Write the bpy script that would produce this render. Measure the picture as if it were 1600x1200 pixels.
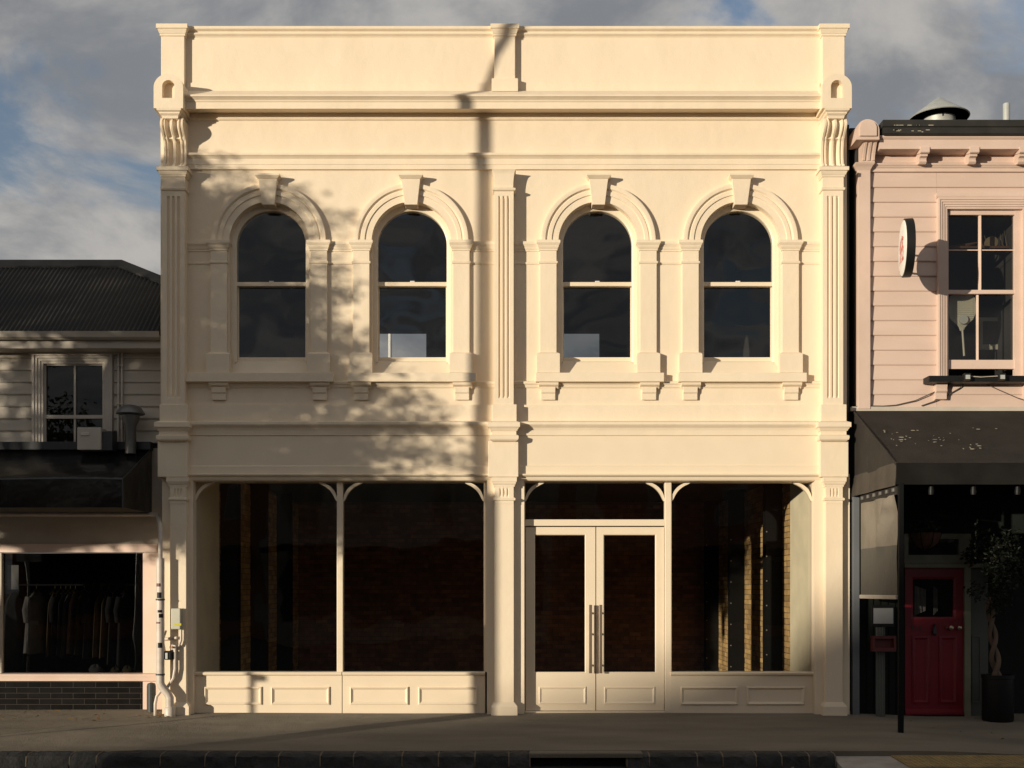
import bpy, bmesh, math, random
from mathutils import Vector, Matrix
random.seed(7)
R = math.radians
for o in list(bpy.data.objects):
    bpy.data.objects.remove(o)
scene = bpy.context.scene
COL = scene.collection

# ------------------------------------------------------------ camera, sky, sun, exposure
D, H, F = 15.0, 1.625, 1800.0           # camera distance to the facade, eye height, focal length
cam_d = bpy.data.cameras.new('camera')
cam = bpy.data.objects.new('camera', cam_d); COL.objects.link(cam)
cam.location = (0, -D, H); cam.rotation_euler = (R(90), 0, 0)
cam_d.sensor_width = 36; cam_d.lens = 36*F/1600; cam_d.shift_y = 0.2
cam_d.clip_start = .05; cam_d.clip_end = 2000
scene.camera = cam

SUN = Vector((1.12, 1.0, -0.125)).normalized()      # travel direction of the sunlight
SUN_EL = math.asin(-SUN.z)
SUN_AZ = math.atan2(-SUN.x, -SUN.y)                 # from +Y, clockwise
world = bpy.data.worlds.new('World'); scene.world = world
world.use_nodes = True
nt = world.node_tree; nt.nodes.clear()
def wn(t): return nt.nodes.new(t)
out = wn('ShaderNodeOutputWorld'); bg = wn('ShaderNodeBackground')
bg.inputs['Strength'].default_value = 0.096
nt.links.new(bg.outputs[0], out.inputs[0])
sky = wn('ShaderNodeTexSky'); sky.sky_type = 'NISHITA'; sky.sun_disc = False
sky.sun_elevation = SUN_EL; sky.sun_rotation = SUN_AZ % (2*math.pi)
tc = wn('ShaderNodeTexCoord'); sep = wn('ShaderNodeSeparateXYZ')
nt.links.new(tc.outputs['Generated'], sep.inputs[0])
mx = wn('ShaderNodeMath'); mx.operation = 'MAXIMUM'; mx.inputs[1].default_value = 0
nt.links.new(sep.outputs['Z'], mx.inputs[0])
ad = wn('ShaderNodeMath'); ad.operation = 'ADD'; ad.inputs[1].default_value = .34
nt.links.new(mx.outputs[0], ad.inputs[0])
dx = wn('ShaderNodeMath'); dx.operation = 'DIVIDE'
dy = wn('ShaderNodeMath'); dy.operation = 'DIVIDE'
for n, s in ((dx, 'X'), (dy, 'Y')):
    nt.links.new(sep.outputs[s], n.inputs[0]); nt.links.new(ad.outputs[0], n.inputs[1])
cmb = wn('ShaderNodeCombineXYZ')
nt.links.new(dx.outputs[0], cmb.inputs[0]); nt.links.new(dy.outputs[0], cmb.inputs[1])
def wnoise(scale, detail, rough, off):
    mp = wn('ShaderNodeMapping'); mp.inputs['Location'].default_value = off
    nt.links.new(cmb.outputs[0], mp.inputs[0])
    n = wn('ShaderNodeTexNoise'); n.inputs['Scale'].default_value = scale
    n.inputs['Detail'].default_value = detail; n.inputs['Roughness'].default_value = rough
    n.inputs['Distortion'].default_value = .3
    nt.links.new(mp.outputs[0], n.inputs['Vector']); return n
def wramp(src, a, b):
    r = wn('ShaderNodeMapRange'); r.interpolation_type = 'SMOOTHSTEP'
    r.inputs['From Min'].default_value = a; r.inputs['From Max'].default_value = b
    nt.links.new(src, r.inputs['Value']); return r
CLOUD_OFF = (15.57372, 19.20875, 0)
cover = wramp(wnoise(3.0, 8, .55, CLOUD_OFF).outputs['Fac'], .35, .46)
shade = wramp(wnoise(4.2, 8, .58, (20.57372, 22.20875, 2)).outputs['Fac'], .38, .66)
cl = wn('ShaderNodeMix'); cl.data_type = 'RGBA'
nt.links.new(shade.outputs[0], cl.inputs['Factor'])
cl.inputs['A'].default_value = (2.3, 2.42, 2.62, 1)
cl.inputs['B'].default_value = (4.9, 4.7, 4.45, 1)
skm = wn('ShaderNodeMix'); skm.data_type = 'RGBA'; skm.blend_type = 'MULTIPLY'
skm.inputs['Factor'].default_value = 1; skm.inputs['B'].default_value = (1.75, 1.7, 2.0, 1)
nt.links.new(sky.outputs[0], skm.inputs['A'])
fin = wn('ShaderNodeMix'); fin.data_type = 'RGBA'
nt.links.new(cover.outputs[0], fin.inputs['Factor'])
nt.links.new(skm.outputs['Result'], fin.inputs['A']); nt.links.new(cl.outputs['Result'], fin.inputs['B'])
nt.links.new(fin.outputs['Result'], bg.inputs['Color'])

sun_d = bpy.data.lights.new('sun', 'SUN'); sun_d.energy = 4.85; sun_d.angle = R(.55)
sun_d.color = (1, .895, .715)
sun = bpy.data.objects.new('sun', sun_d); COL.objects.link(sun)
sun.rotation_euler = SUN.to_track_quat('-Z', 'Y').to_euler(); sun.location = (-20, -20, 12)

vs = scene.view_settings
vs.view_transform = 'Standard'; vs.look = 'None'; vs.exposure = 0; vs.gamma = 1
try: vs.use_curve_mapping = False
except Exception: pass

# ------------------------------------------------------------ helpers
def X(px, y=0): return (px-800)*(D+y)/F       # measured photo position -> metres at depth y
def Z(py, y=0): return H-(py-920)*(D+y)/F
def sst(a, b, x):
    t = min(1, max(0, (x-a)/(b-a))); return t*t*(3-2*t)
def ground(x, y): return .02*min(y, .5) - .05*sst(4.2, 5.6, x)

class MB:
    def __init__(s): s.v = []; s.f = []
    def add(s, vs, fs):
        n = len(s.v); s.v += [tuple(v) for v in vs]; s.f += [tuple(i+n for i in f) for f in fs]; return s
    def box(s, x0, x1, y0, y1, z0, z1):
        return s.add([(x0,y0,z0),(x1,y0,z0),(x1,y1,z0),(x0,y1,z0),(x0,y0,z1),(x1,y0,z1),(x1,y1,z1),(x0,y1,z1)],
                     [(3,2,1,0),(4,5,6,7),(0,1,5,4),(1,2,6,5),(2,3,7,6),(3,0,4,7)])
    def loft(s, rings, cap=True, closed=True):
        n = len(rings[0]); vs = [p for r in rings for p in r]; fs = []
        for i in range(len(rings)-1):
            for j in range(n if closed else n-1):
                k = (j+1) % n
                fs.append((i*n+j, i*n+k, (i+1)*n+k, (i+1)*n+j))
        if cap:
            fs.append(tuple(range(n))[::-1]); m = (len(rings)-1)*n
            fs.append(tuple(m+j for j in range(n)))
        return s.add(vs, fs)
    def px(s, prof, x0, x1): return s.loft([[(x, a, b) for a, b in prof] for x in (x0, x1)])
    def py(s, prof, y0, y1): return s.loft([[(a, y, b) for a, b in prof] for y in (y0, y1)])
    def pz(s, prof, z0, z1): return s.loft([[(a, b, z) for a, b in prof] for z in (z0, z1)])
    def mould(s, x0, x1, yf, yb, prof, l=1, r=1):      # mitred moulding: prof = (offset, z) from bottom to top
        return s.loft([[(x0-o*l, yf-o, z), (x1+o*r, yf-o, z), (x1+o*r, yb, z), (x0-o*l, yb, z)] for o, z in prof])
    def tube(s, pts, r, n=8, cap=True):
        pts = [Vector(p) for p in pts]; rs = r if isinstance(r, (list, tuple)) else [r]*len(pts)
        rings = []; up = None
        for i, p in enumerate(pts):
            t = (pts[min(i+1, len(pts)-1)]-pts[max(i-1, 0)]).normalized()
            if up is None:
                a = Vector((0,0,1)) if abs(t.z) < .9 else Vector((1,0,0)); up = t.cross(a).normalized()
            up = (up - t*up.dot(t)).normalized(); w = t.cross(up)
            rings.append([p+(up*math.cos(q)+w*math.sin(q))*rs[i] for q in [2*math.pi*j/n for j in range(n)]])
        return s.loft(rings, cap)
    def lathe(s, cx, cy, prof, n=20):
        return s.loft([[(cx+r*math.cos(2*math.pi*j/n), cy+r*math.sin(2*math.pi*j/n), z) for j in range(n)] for r, z in prof])
    def arc_sweep(s, cx, cz, prof, a0=0, a1=math.pi, n=40):    # prof = (radius, y)
        return s.loft([[(cx+r*math.cos(a), y, cz+r*math.sin(a)) for r, y in prof] for a in [a0+(a1-a0)*i/n for i in range(n+1)]])
    def build(s, name, mat, parent=None, smooth=None, kind=None, bevel=0, recalc=True):
        me = bpy.data.meshes.new(name); me.from_pydata(s.v, [], s.f)
        if recalc:
            bm = bmesh.new(); bm.from_mesh(me); bmesh.ops.recalc_face_normals(bm, faces=bm.faces); bm.to_mesh(me); bm.free()
        me.materials.append(M[mat] if isinstance(mat, str) else mat)
        if smooth:
            me.shade_smooth(); me.set_sharp_from_angle(angle=R(smooth))
        o = bpy.data.objects.new(name, me); COL.objects.link(o)
        if bevel:
            b = o.modifiers.new('bevel', 'BEVEL'); b.width = bevel; b.segments = 2; b.limit_method = 'ANGLE'
        if kind: o['kind'] = kind
        return child(o, parent)
def wloc(o):
    v = o.location.copy(); return v if o.parent is None else Vector(o['_w']) if '_w' in o else Vector((0,0,0))
def child(o, parent):
    if parent is not None:
        o.parent = parent
        if parent.type == 'EMPTY': o.matrix_parent_inverse = Matrix.Translation(-parent.location)
    return o
def thing(name, label, cat, loc=(0,0,0), group=None):
    o = bpy.data.objects.new(name, None); COL.objects.link(o); o.location = loc
    o.empty_display_size = .2
    return tag(o, label, cat, group)
def tag(o, label, cat, group=None):
    o['label'] = label; o['category'] = cat
    if group: o['group'] = group
    return o
def dup(src, loc, parent=None, scale=None):
    o = src.copy(); COL.objects.link(o); o.location = loc
    if scale: o.scale = scale
    if parent is not None:
        o.parent = parent; o.matrix_parent_inverse = Matrix.Translation(-parent.location)
    return o

# ------------------------------------------------------------ materials
M = {}
def mat(name, col, rough=.6, col2=None, scale=3., detail=5, lo=.35, hi=.65, bump=0, bscale=60, wave=0, wscale=2.5,
        metal=0, rand=0, island=False, stretch=(1,1,1), spec=.5, coat=0):
    m = bpy.data.materials.new(name); m.use_nodes = True; n = m.node_tree; p = n.nodes['Principled BSDF']
    p.inputs['Roughness'].default_value = rough; p.inputs['Metallic'].default_value = metal
    p.inputs['Specular IOR Level'].default_value = spec
    if coat: p.inputs['Coat Weight'].default_value = coat
    N = n.nodes.new; L = n.links.new
    g = N('ShaderNodeNewGeometry'); mp = N('ShaderNodeMapping'); mp.inputs['Scale'].default_value = stretch
    L(g.outputs['Position'], mp.inputs[0])
    nz = N('ShaderNodeTexNoise'); nz.inputs['Scale'].default_value = scale; nz.inputs['Detail'].default_value = detail
    L(mp.outputs[0], nz.inputs['Vector'])
    mr = N('ShaderNodeMapRange'); mr.inputs['From Min'].default_value = lo; mr.inputs['From Max'].default_value = hi
    L(nz.outputs['Fac'], mr.inputs['Value'])
    mixn = N('ShaderNodeMix'); mixn.data_type = 'RGBA'; L(mr.outputs[0], mixn.inputs['Factor'])
    mixn.inputs['A'].default_value = (*col, 1); c2 = col2 or tuple(c*.88 for c in col)
    mixn.inputs['B'].default_value = (*c2, 1); res = mixn.outputs['Result']
    if rand:
        src = g.outputs['Random Per Island'] if island else N('ShaderNodeObjectInfo').outputs['Random']
        r2 = N('ShaderNodeMapRange'); r2.inputs['To Min'].default_value = 1-rand; r2.inputs['To Max'].default_value = 1+rand
        L(src, r2.inputs['Value'])
        mm = N('ShaderNodeMix'); mm.data_type = 'RGBA'; mm.blend_type = 'MULTIPLY'; mm.inputs['Factor'].default_value = 1
        L(res, mm.inputs['A']); L(r2.outputs[0], mm.inputs['B']); res = mm.outputs['Result']
    L(res, p.inputs['Base Color'])
    last = None
    for st, sc, dist in ((wave, wscale, .05), (bump, bscale, .01)):
        if st:
            b = N('ShaderNodeBump'); b.inputs['Strength'].default_value = st; b.inputs['Distance'].default_value = dist
            q = N('ShaderNodeTexNoise'); q.inputs['Scale'].default_value = sc; q.inputs['Detail'].default_value = 4
            L(g.outputs['Position'], q.inputs['Vector']); L(q.outputs['Fac'], b.inputs['Height'])
            if last: L(last, b.inputs['Normal'])
            last = b.outputs['Normal']
    if last: L(last, p.inputs['Normal'])
    M[name] = m; return m
mat('cream', (.80,.667,.495), .62, (.765,.63,.462), 1.3, 6, .38, .72, bump=.14, bscale=60, wave=.3, wscale=2.4, stretch=(1.6,1.6,.4))
mat('cream_wood', (.79,.657,.485), .42, (.765,.632,.465), 3, bump=.05, bscale=120)
mat('plaster', (.84,.74,.53), .7, bump=.1)
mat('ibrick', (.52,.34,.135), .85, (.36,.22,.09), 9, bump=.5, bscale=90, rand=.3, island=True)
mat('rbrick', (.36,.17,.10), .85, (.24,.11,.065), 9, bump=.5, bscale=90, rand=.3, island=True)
mat('mortar', (.16,.12,.08), .9)
mat('black_steel', (.007,.0068,.0065), .7, bump=.1, spec=.12)
mat('bolt', (.45,.43,.40), .4, metal=.8)
mat('dark_room', (.035,.032,.03), .8)  # near-black walls: the dimness of the rooms is put into their colour
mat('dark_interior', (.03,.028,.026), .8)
mat('pale_wall', (.45,.41,.35), .8, (.36,.33,.28), 2)
mat('flue_grey', (.17,.165,.155), .4, metal=.4)
mat('dark_floor', (.13,.10,.07), .5)
mat('roof_grey', (.10,.10,.10), .8)
mat('greyboard', (.52,.455,.375), .6, (.46,.40,.325), 4, bump=.15, rand=.05, stretch=(.4,1,3))
mat('greytrim', (.52,.455,.38), .5, bump=.08)
mat('charcoal_iron', (.016,.016,.0165), .55, (.024,.022,.02), 2, bump=.05, spec=.14)
mat('ridge_iron', (.035,.033,.031), .55, (.025,.024,.023), 3, spec=.2)
mat('pink', (.63,.47,.385), .55, (.59,.435,.355), 2.5, bump=.12, rand=.03, stretch=(.5,1,2))
mat('pink_trim', (.645,.485,.40), .5, (.59,.44,.355), 3, bump=.1)
mat('pale_pink', (.80,.60,.49), .5, (.74,.54,.43), 3, bump=.08)
mat('gutter_black', (.022,.021,.019), .55, (.034,.032,.028), 5, spec=.25)
mat('vinyl_black', (.006,.006,.006), .22, (.009,.0085,.008), 2, wave=.7, wscale=1.6, spec=.35)
mat('canvas', (.036,.031,.027), .8, (.028,.024,.021), 3, bump=.25, bscale=150, wave=.3, spec=.15)
mat('bird_marks', (.42,.38,.27), .9)
mat('pavement', (.215,.18,.135), .95, (.145,.122,.092), 1.1, 8, .3, .7, bump=.8, bscale=60, wave=.5, wscale=2.2, spec=.1, stretch=(.6,1.6,1))
for k_ in ('pavement',): M[k_].node_tree.nodes['Principled BSDF'].inputs['Diffuse Roughness'].default_value = 1.0
mat('concrete', (.34,.31,.27), .85, (.24,.22,.19), 4, 8, bump=.3, bscale=60)
mat('bluestone', (.034,.032,.03), .85, (.018,.017,.016), 7, bump=.8, bscale=30, rand=.3, wave=.8, wscale=9)
mat('asphalt', (.045,.044,.042), .9, (.06,.058,.055), 5, bump=.8, bscale=120)
mat('tactile', (.30,.205,.075), .85, (.19,.135,.06), 9, bump=.2)
mat('red_door', (.19,.006,.015), .42, (.165,.005,.012), 3, bump=.05)
mat('green_frame', (.24,.235,.16), .5, (.19,.185,.125), 4)
mat('dark_green', (.009,.011,.009), .7, spec=.2)
mat('black_tile', (.006,.005,.0046), .5, (.009,.0075,.007), 8, rand=.3, spec=.04)
mat('grout', (.05,.043,.036), .9, spec=.1)
mat('pvc', (.62,.54,.46), .45, (.50,.43,.36), 6)
mat('pvc_dark', (.05,.055,.058), .5, spec=.3)
mat('galv', (.50,.50,.46), .5, (.42,.43,.40), 6, metal=.25, bump=.05)
mat('steel_blue', (.14,.147,.158), .5, (.12,.126,.136), 3)
mat('dark_metal', (.05,.05,.053), .45, metal=.4)
mat('bronze', (.33,.25,.18), .42, metal=.7)
mat('black_plastic', (.010,.010,.010), .5, spec=.25)
mat('white_face', (.82,.80,.76), .45)
mat('red_ink', (.62,.10,.07), .6, (.75,.45,.38), 30, lo=.45, hi=.6)
mat('paper', (.6,.6,.6), .8)
mat('screen_white', (.34,.34,.34), .6)
mat('dark_red', (.11,.018,.018), .5)
mat('grey_post', (.085,.09,.08), .55)
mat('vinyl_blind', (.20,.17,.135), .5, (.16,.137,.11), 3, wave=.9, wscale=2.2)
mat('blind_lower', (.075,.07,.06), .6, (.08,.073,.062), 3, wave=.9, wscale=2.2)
mat('valance', (.011,.010,.0095), .8, (.016,.0145,.013), 3, bump=.2, bscale=120, spec=.08)
mat('valance_side_lit', (.07,.058,.047), .7, (.05,.042,.035), 4, wave=.5, spec=.2)  # lit look of the side valance put into a lighter colour than the front
mat('coir', (.08,.035,.018), .95, (.05,.022,.012), 14, bump=.8)
mat('ivory', (.42,.40,.32), .6)
mat('cable', (.09,.08,.07), .6)
mat('orange', (.55,.16,.03), .5)
mat('yellow_label', (.62,.55,.04), .5)
mat('meter', (.55,.53,.42), .5)
mat('brass', (.45,.38,.25), .3, metal=.9)
mat('bark', (.12,.09,.065), .9, (.06,.045,.03), 12, bump=1, bscale=20)
mat('pale_bark', (.15,.10,.07), .85, (.13,.09,.06), 14, bump=.6)
mat('soil', (.03,.022,.015), .95)
def cloth(n, c): mat(n, c, .9, tuple(k*.7 for k in c), 5, bump=.4, bscale=15)
cloth('cloth_grey', (.085,.088,.092)); cloth('cloth_white', (.26,.255,.25)); cloth('cloth_tan', (.15,.11,.06)); cloth('cloth_dark', (.022,.024,.028)); cloth('cloth_pink', (.36,.26,.19))
cloth('cloth_olive', (.07,.06,.03))
def leafmat(name, c, c2):
    m = mat(name, c, .55, c2, 1.2, rand=.35, island=True)
    n = m.node_tree; p = n.nodes['Principled BSDF']
    t = n.nodes.new('ShaderNodeBsdfTranslucent'); t.inputs['Color'].default_value = (c[0]*1.2, c[1]*1.3, c[2], 1)
    a = n.nodes.new('ShaderNodeMixShader'); a.inputs[0].default_value = .3
    o = [k for k in n.nodes if k.type == 'OUTPUT_MATERIAL'][0]
    n.links.new(p.outputs[0], a.inputs[1]); n.links.new(t.outputs[0], a.inputs[2]); n.links.new(a.outputs[0], o.inputs['Surface'])
leafmat('leaf', (.06,.085,.025), (.09,.10,.03)); leafmat('leaf_dark', (.010,.013,.007), (.020,.022,.009)); leafmat('dry_leaf', (.22,.10,.03), (.30,.17,.05))
def glass(name, tint, ior, wob=.012, rough=0.0):
    m = bpy.data.materials.new(name); m.use_nodes = True; n = m.node_tree; n.nodes.clear(); N = n.nodes.new; L = n.links.new
    o = N('ShaderNodeOutputMaterial'); mx = N('ShaderNodeMixShader'); lw = N('ShaderNodeLayerWeight'); lw.inputs['Blend'].default_value = .5
    pw_ = N('ShaderNodeMath'); pw_.operation = 'POWER'; pw_.inputs[1].default_value = 5; L(lw.outputs['Facing'], pw_.inputs[0])
    f0 = ((ior-1)/(ior+1))**2; fr = N('ShaderNodeMath'); fr.operation = 'MULTIPLY_ADD'; fr.inputs[1].default_value = 1-f0; fr.inputs[2].default_value = f0; L(pw_.outputs[0], fr.inputs[0])
    tr = N('ShaderNodeBsdfTransparent'); tr.inputs['Color'].default_value = (*tint, 1)
    gl = N('ShaderNodeBsdfGlossy'); gl.inputs['Roughness'].default_value = rough
    g = N('ShaderNodeNewGeometry'); q = N('ShaderNodeTexNoise'); q.inputs['Scale'].default_value = 1.4; q.inputs['Detail'].default_value = 1
    b = N('ShaderNodeBump'); b.inputs['Strength'].default_value = 1; b.inputs['Distance'].default_value = wob
    L(g.outputs['Position'], q.inputs['Vector']); L(q.outputs['Fac'], b.inputs['Height']); L(b.outputs['Normal'], gl.inputs['Normal'])
    L(fr.outputs[0], mx.inputs[0]); L(tr.outputs[0], mx.inputs[1]); L(gl.outputs[0], mx.inputs[2]); L(mx.outputs[0], o.inputs['Surface'])
    M[name] = m
glass('glass', (.84,.84,.83), 1.62, .006)
glass('glass_up', (.82,.82,.81), 1.72, .022)
glass('glass_dim', (.36,.355,.35), 1.55, .004)
glass('glass_old', (.72,.72,.70), 1.6, .008)
glass('glass_grey', (.30,.33,.36), 1.5, 0)

# ------------------------------------------------------------ ground
def st(o): o['kind'] = 'structure'; return o
mb = MB()      # big terrain / road sheet with the carriageway level, reaching the horizon
mb.add([(-900,-900,-.21),(900,-900,-.21),(900,900,-.21),(-900,900,-.21)], [(0,1,2,3)])
st(mb.build('road', 'asphalt', recalc=False))
YK = -3.0
pav = thing('pavement', '', '', (0, 0, 0)); del pav['label']; del pav['category']; st(pav)
def slab(poly_fn, xs, ys):
    b = MB(); vs = []; fs = []; nx, ny = len(xs), len(ys)
    for j in range(ny):
        for i in range(nx):
            x, y = poly_fn(xs[i], ys[j]); vs.append((x, y, ground(x, y)+.004*math.sin(x*1.3+y*2)))
    for j in range(ny-1):
        for i in range(nx-1):
            a = j*nx+i; fs.append((a, a+1, a+nx+1, a+nx))
    # skirts close the slab down to the bed
    per = [i for i in range(nx)]+[j*nx+nx-1 for j in range(1, ny)]+[(ny-1)*nx+i for i in range(nx-2, -1, -1)]+[j*nx for j in range(ny-2, 0, -1)]
    k = len(vs); vs += [(vs[p][0], vs[p][1], -.2) for p in per]; n = len(per)
    for q in range(n): fs.append((per[(q+1) % n], per[q], k+q, k+(q+1) % n))
    return b.add(vs, fs)
lin = lambda a, b, n: [a+(b-a)*i/(n-1) for i in range(n)]
# joint runs from the downpipe diagonally towards the kerb, as worn into the real footpath
jx = lambda y: -4.72 - (.0 if y > -.1 else (-.1-y)*.62)
G = .006
slab(lambda u, y: (-14+(jx(y)-G+14)*u, y), lin(0, 1, 16), lin(-1.5+G, .5, 8)).build('slab', 'pavement', pav, 30)
slab(lambda u, y: (-14+(jx(y)-G+14)*u, y), lin(0, 1, 16), lin(YK, -1.5-G, 6)).build('slab', 'pavement', pav, 30)
slab(lambda u, y: (jx(y)+G+(14-jx(y)-G)*u, y), lin(0, 1, 60), lin(YK, .5, 16)).build('slab', 'pavement', pav, 30)
slab(lambda u, v: (-14+u*8.0, -8.2+v*(8.2+YK-.25)), lin(0, .78, 8), lin(0, 1, 6)).build('kerb_build_out', 'pavement', pav, 30)
kerb = thing('kerb', '', '', (0, YK, -.2)); del kerb['label']; del kerb['category']; st(kerb)
kp = [-160,-90,-20,40,108,150,250,320,368,435,500,552,628,685,742,795,828]
kp2 = [980,1015,1090,1130,1182,1222,1265,1306]
def kerbstone(a, b):
    x0, x1 = (a-800)*11.8/F+.006, (b-800)*11.8/F-.006; m = MB(); rings = []
    n = 7
    for i in range(n):
        x = x0+(x1-x0)*i/(n-1); e = .012 if i in (0, n-1) else 0
        j = lambda s: random.uniform(-s, s)
        zt = ground(x, YK)
        rings.append([(x, YK-.005, -.21), (x, YK-.005, zt-.004-e+j(.004)), (x, YK-.06+j(.008), zt-.001-e+j(.006)), (x, YK-.15+j(.01), zt-.008-e+j(.008)),
                      (x, YK-.20+e+j(.012), zt-.035+j(.008)), (x, YK-.205+e+j(.012), zt-.09), (x, YK-.215+j(.012), -.21)])
    m.loft(rings).build('kerb_stone', 'bluestone', kerb, 50)
for q in (kp, kp2):
    for a, b in zip(q[:-1], q[1:]): kerbstone(a, b)
for q in kp[1:]+kp2:
    xj = (q-800)*11.8/F; zj = ground(xj, YK)
    MB().px([(YK-.01,-.2),(YK-.01,zj-.006),(YK-.13,zj-.012),(YK-.188,zj-.035),(YK-.196,zj-.09),(YK-.2,-.2)], xj-.0065, xj+.0065).build('kerb_joint', 'mortar', kerb)
x0, x1 = (828-800)*11.8/F, (980-800)*11.8/F
MB().mould(x0, x1+.16, YK-.22, YK-.01, [(0,-.105),(.004,-.075),(0,-.07+.012)], 0, 0).build('drain_lintel', 'pavement', kerb, bevel=.006)
MB().box(x0, x1, YK-.05, YK-.01, -.21, -.105).build('drain_opening', 'black_plastic', kerb)
# crossing ramp with tactile paving
ramp = thing('crossing_ramp', '', '', (5, -3.4, -.1)); del ramp['label']; del ramp['category']; st(ramp)
rz = lambda y: -.113 + (y+3.0)*.05
m = MB(); rr = []
for x in lin(3.33, 8.5, 12):
    c = .0 if x > 3.4 else .07
    rr.append([(x, YK-.004, -.22), (x, YK-.004, rz(YK)-.004), (x, -3.6, rz(-3.6)-c), (x, -4.35, rz(-4.35)-c*.6), (x, -4.4, -.22)])
m.loft(rr).build('ramp_slab', 'concrete', ramp, 30)
def tac_tile():
    b = MB(); s = .148
    b.box(-s, s, -s, s, 0, .012)
    for i in range(6):
        for j in range(6):
            cx, cy = -s+.0246+i*.0493, -s+.0246+j*.0493
            b.lathe(cx, cy, [(.016, .012), (.014, .016), (.008, .0175)], 6)
    return b
tt = tac_tile().build('tactile_tile', 'tactile', ramp); first = True
for r in range(2):
    for c in range(5):
        loc = (4.08+c*.302, YK-.19-r*.302, rz(YK-.19-r*.302)+.001)
        o = tt if first else dup(tt, loc, ramp); first = False
        o.location = loc; o.rotation_euler = (math.atan(.05), 0, 0)

# ------------------------------------------------------------ cream shop building
shop = thing('shop_building', 'two storey cream stucco shop with arched upper windows and parapet', 'building', (0,0,0))
XL, XR = -4.575, 4.36
ZT = Z(148)
WC = [X(421), X(643), X(934.5), X(1156)]; OH = .517; SP = Z(378); WB = Z(584)
# upper wall with four arched openings
m = MB(); TH = .32; zb, zt = Z(660), ZT
edges = [XL] + sum([[c-OH, c+OH] for c in WC], []) + [XR]
for i in range(0, 10, 2): m.box(edges[i], edges[i+1], 0, TH, zb, zt)
for c in WC:
    m.box(c-OH, c+OH, 0, TH, zb, WB)
    zc = SP+OH+.05; m.box(c-OH, c+OH, 0, TH, zc, zt); n = 32
    pts = [(c-OH*math.cos(math.pi*i/n), SP+OH*math.sin(math.pi*i/n)) for i in range(n+1)]
    vs_ = []; fs_ = []
    for (a, b) in pts: vs_ += [(a, 0, b), (a, 0, zc), (a, TH, b), (a, TH, zc)]
    for i in range(n):
        a, b = 4*i, 4*i+4
        fs_ += [(a, b, b+1, a+1), (a+2, a+3, b+3, b+2), (a, a+2, b+2, b)]
    m.add(vs_, fs_)
m.build('upper_wall', 'cream', shop, recalc=False)
m = MB()
m.box(XL+.01, XR-.01, -.028, .3, Z(661), Z(633))
m.build('wall_band', 'cream', shop)
# parapet
MB().box(XL+.05, XR-.05, .02, .30, ZT, Z(52)).build('parapet_wall', 'cream', shop)
for a, b in ((291, 770), (807, 1281)):
    MB().mould(X(a), X(b), .02, .25, [(.002,Z(130)),(.014,Z(129)),(.014,Z(146))][::-1], 0, 0).build('parapet_plinth', 'cream', shop)
    MB().mould(X(a), X(b), .02, .34, [(.004,Z(57)),(.012,Z(55.5)),(.03,Z(54)),(.034,Z(52.5)),(.026,Z(51)),(.028,Z(49.5)),(.055,Z(47.5)),(.06,Z(46.5)),(.06,Z(43)),(.03,Z(42.2))], 0, 0).build('coping', 'cream', shop, 22)
def parapet_pier(a, b, base):
    x0, x1 = X(a), X(b); yf = -.055
    p = MB().box(x0, x1, yf, .34, Z(147), Z(59)).build('parapet_pier', 'cream', shop, bevel=.006)
    MB().mould(x0, x1, yf, .38, [(0,Z(60)),(.012,Z(59.5)),(.012,Z(56.5)),(.018,Z(56)),(.022,Z(54.5)),(.036,Z(50.5)),(.036,Z(50)),(.050,Z(49.5)),(.050,Z(43)),(.03,Z(41.6))]).build('pier_cap', 'cream', p, 22)
    if base: MB().mould(x0, x1, yf, .1, [(.035,Z(147)),(.035,Z(127)),(.0,Z(125))]).build('pier_base', 'cream', p)
parapet_pier(253.5, 290, False); parapet_pier(772.5, 805, True); parapet_pier(1283, 1318, False)
# main cornice
P1 = [(.0,Z(189)),(.018,Z(187.5)),(.024,Z(186)),(.006,Z(184)),(.012,Z(177)),(.20,Z(170.5,-.2)),(.212,Z(170.4,-.2)),(.212,Z(160,-.21)),(.222,Z(158.5,-.21)),(.225,Z(157,-.21)),(.255,Z(152,-.24)),(.265,Z(151.5,-.24)),(.265,Z(148,-.26)),(.02,Z(143))]
MB().mould(X(287), X(1285), 0, .05, P1, 0, 0).build('cornice', 'cream', shop, 22)
P2 = [(0,Z(266)),(.032,Z(264.5,-.03)),(.034,Z(259)),(.04,Z(258.5)),(.04,Z(250)),(.05,Z(248.5)),(.07,Z(246)),(.078,Z(245.5)),(.078,Z(242)),(.0,Z(239))]
MB().mould(X(287), X(1285), 0, .05, P2, 0, 0).build('string_course', 'cream', shop, 22)
# string course between the storeys and the fascia under it
P3 = [(0,Z(683)),(.03,Z(681)),(.034,Z(674)),(.036,Z(673)),(.05,Z(669.5)),(.085,Z(666)),(.09,Z(665)),(.09,Z(661.5)),(.0,Z(658))]
for a, b in ((290, 772), (805, 1284)):
    MB().mould(X(a), X(b), -.03, .05, P3, 0, 0).build('string_course', 'cream', shop, 22)
    MB().box(X(a), X(b), -.045, .3, Z(730), Z(681)).build('fascia', 'cream_wood', shop)
    MB().mould(X(a), X(b), -.045, .3, [(-.02,Z(752)),(.0,Z(751)),(.012,Z(748)),(.012,Z(746.5)),(.05,Z(744)),(.055,Z(743)),(.055,Z(741.6)),(.016,Z(740.8)),(.016,Z(729.4)),(.0,Z(728))], 0, 0).build('head_moulding', 'cream_wood', shop, 22)
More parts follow.
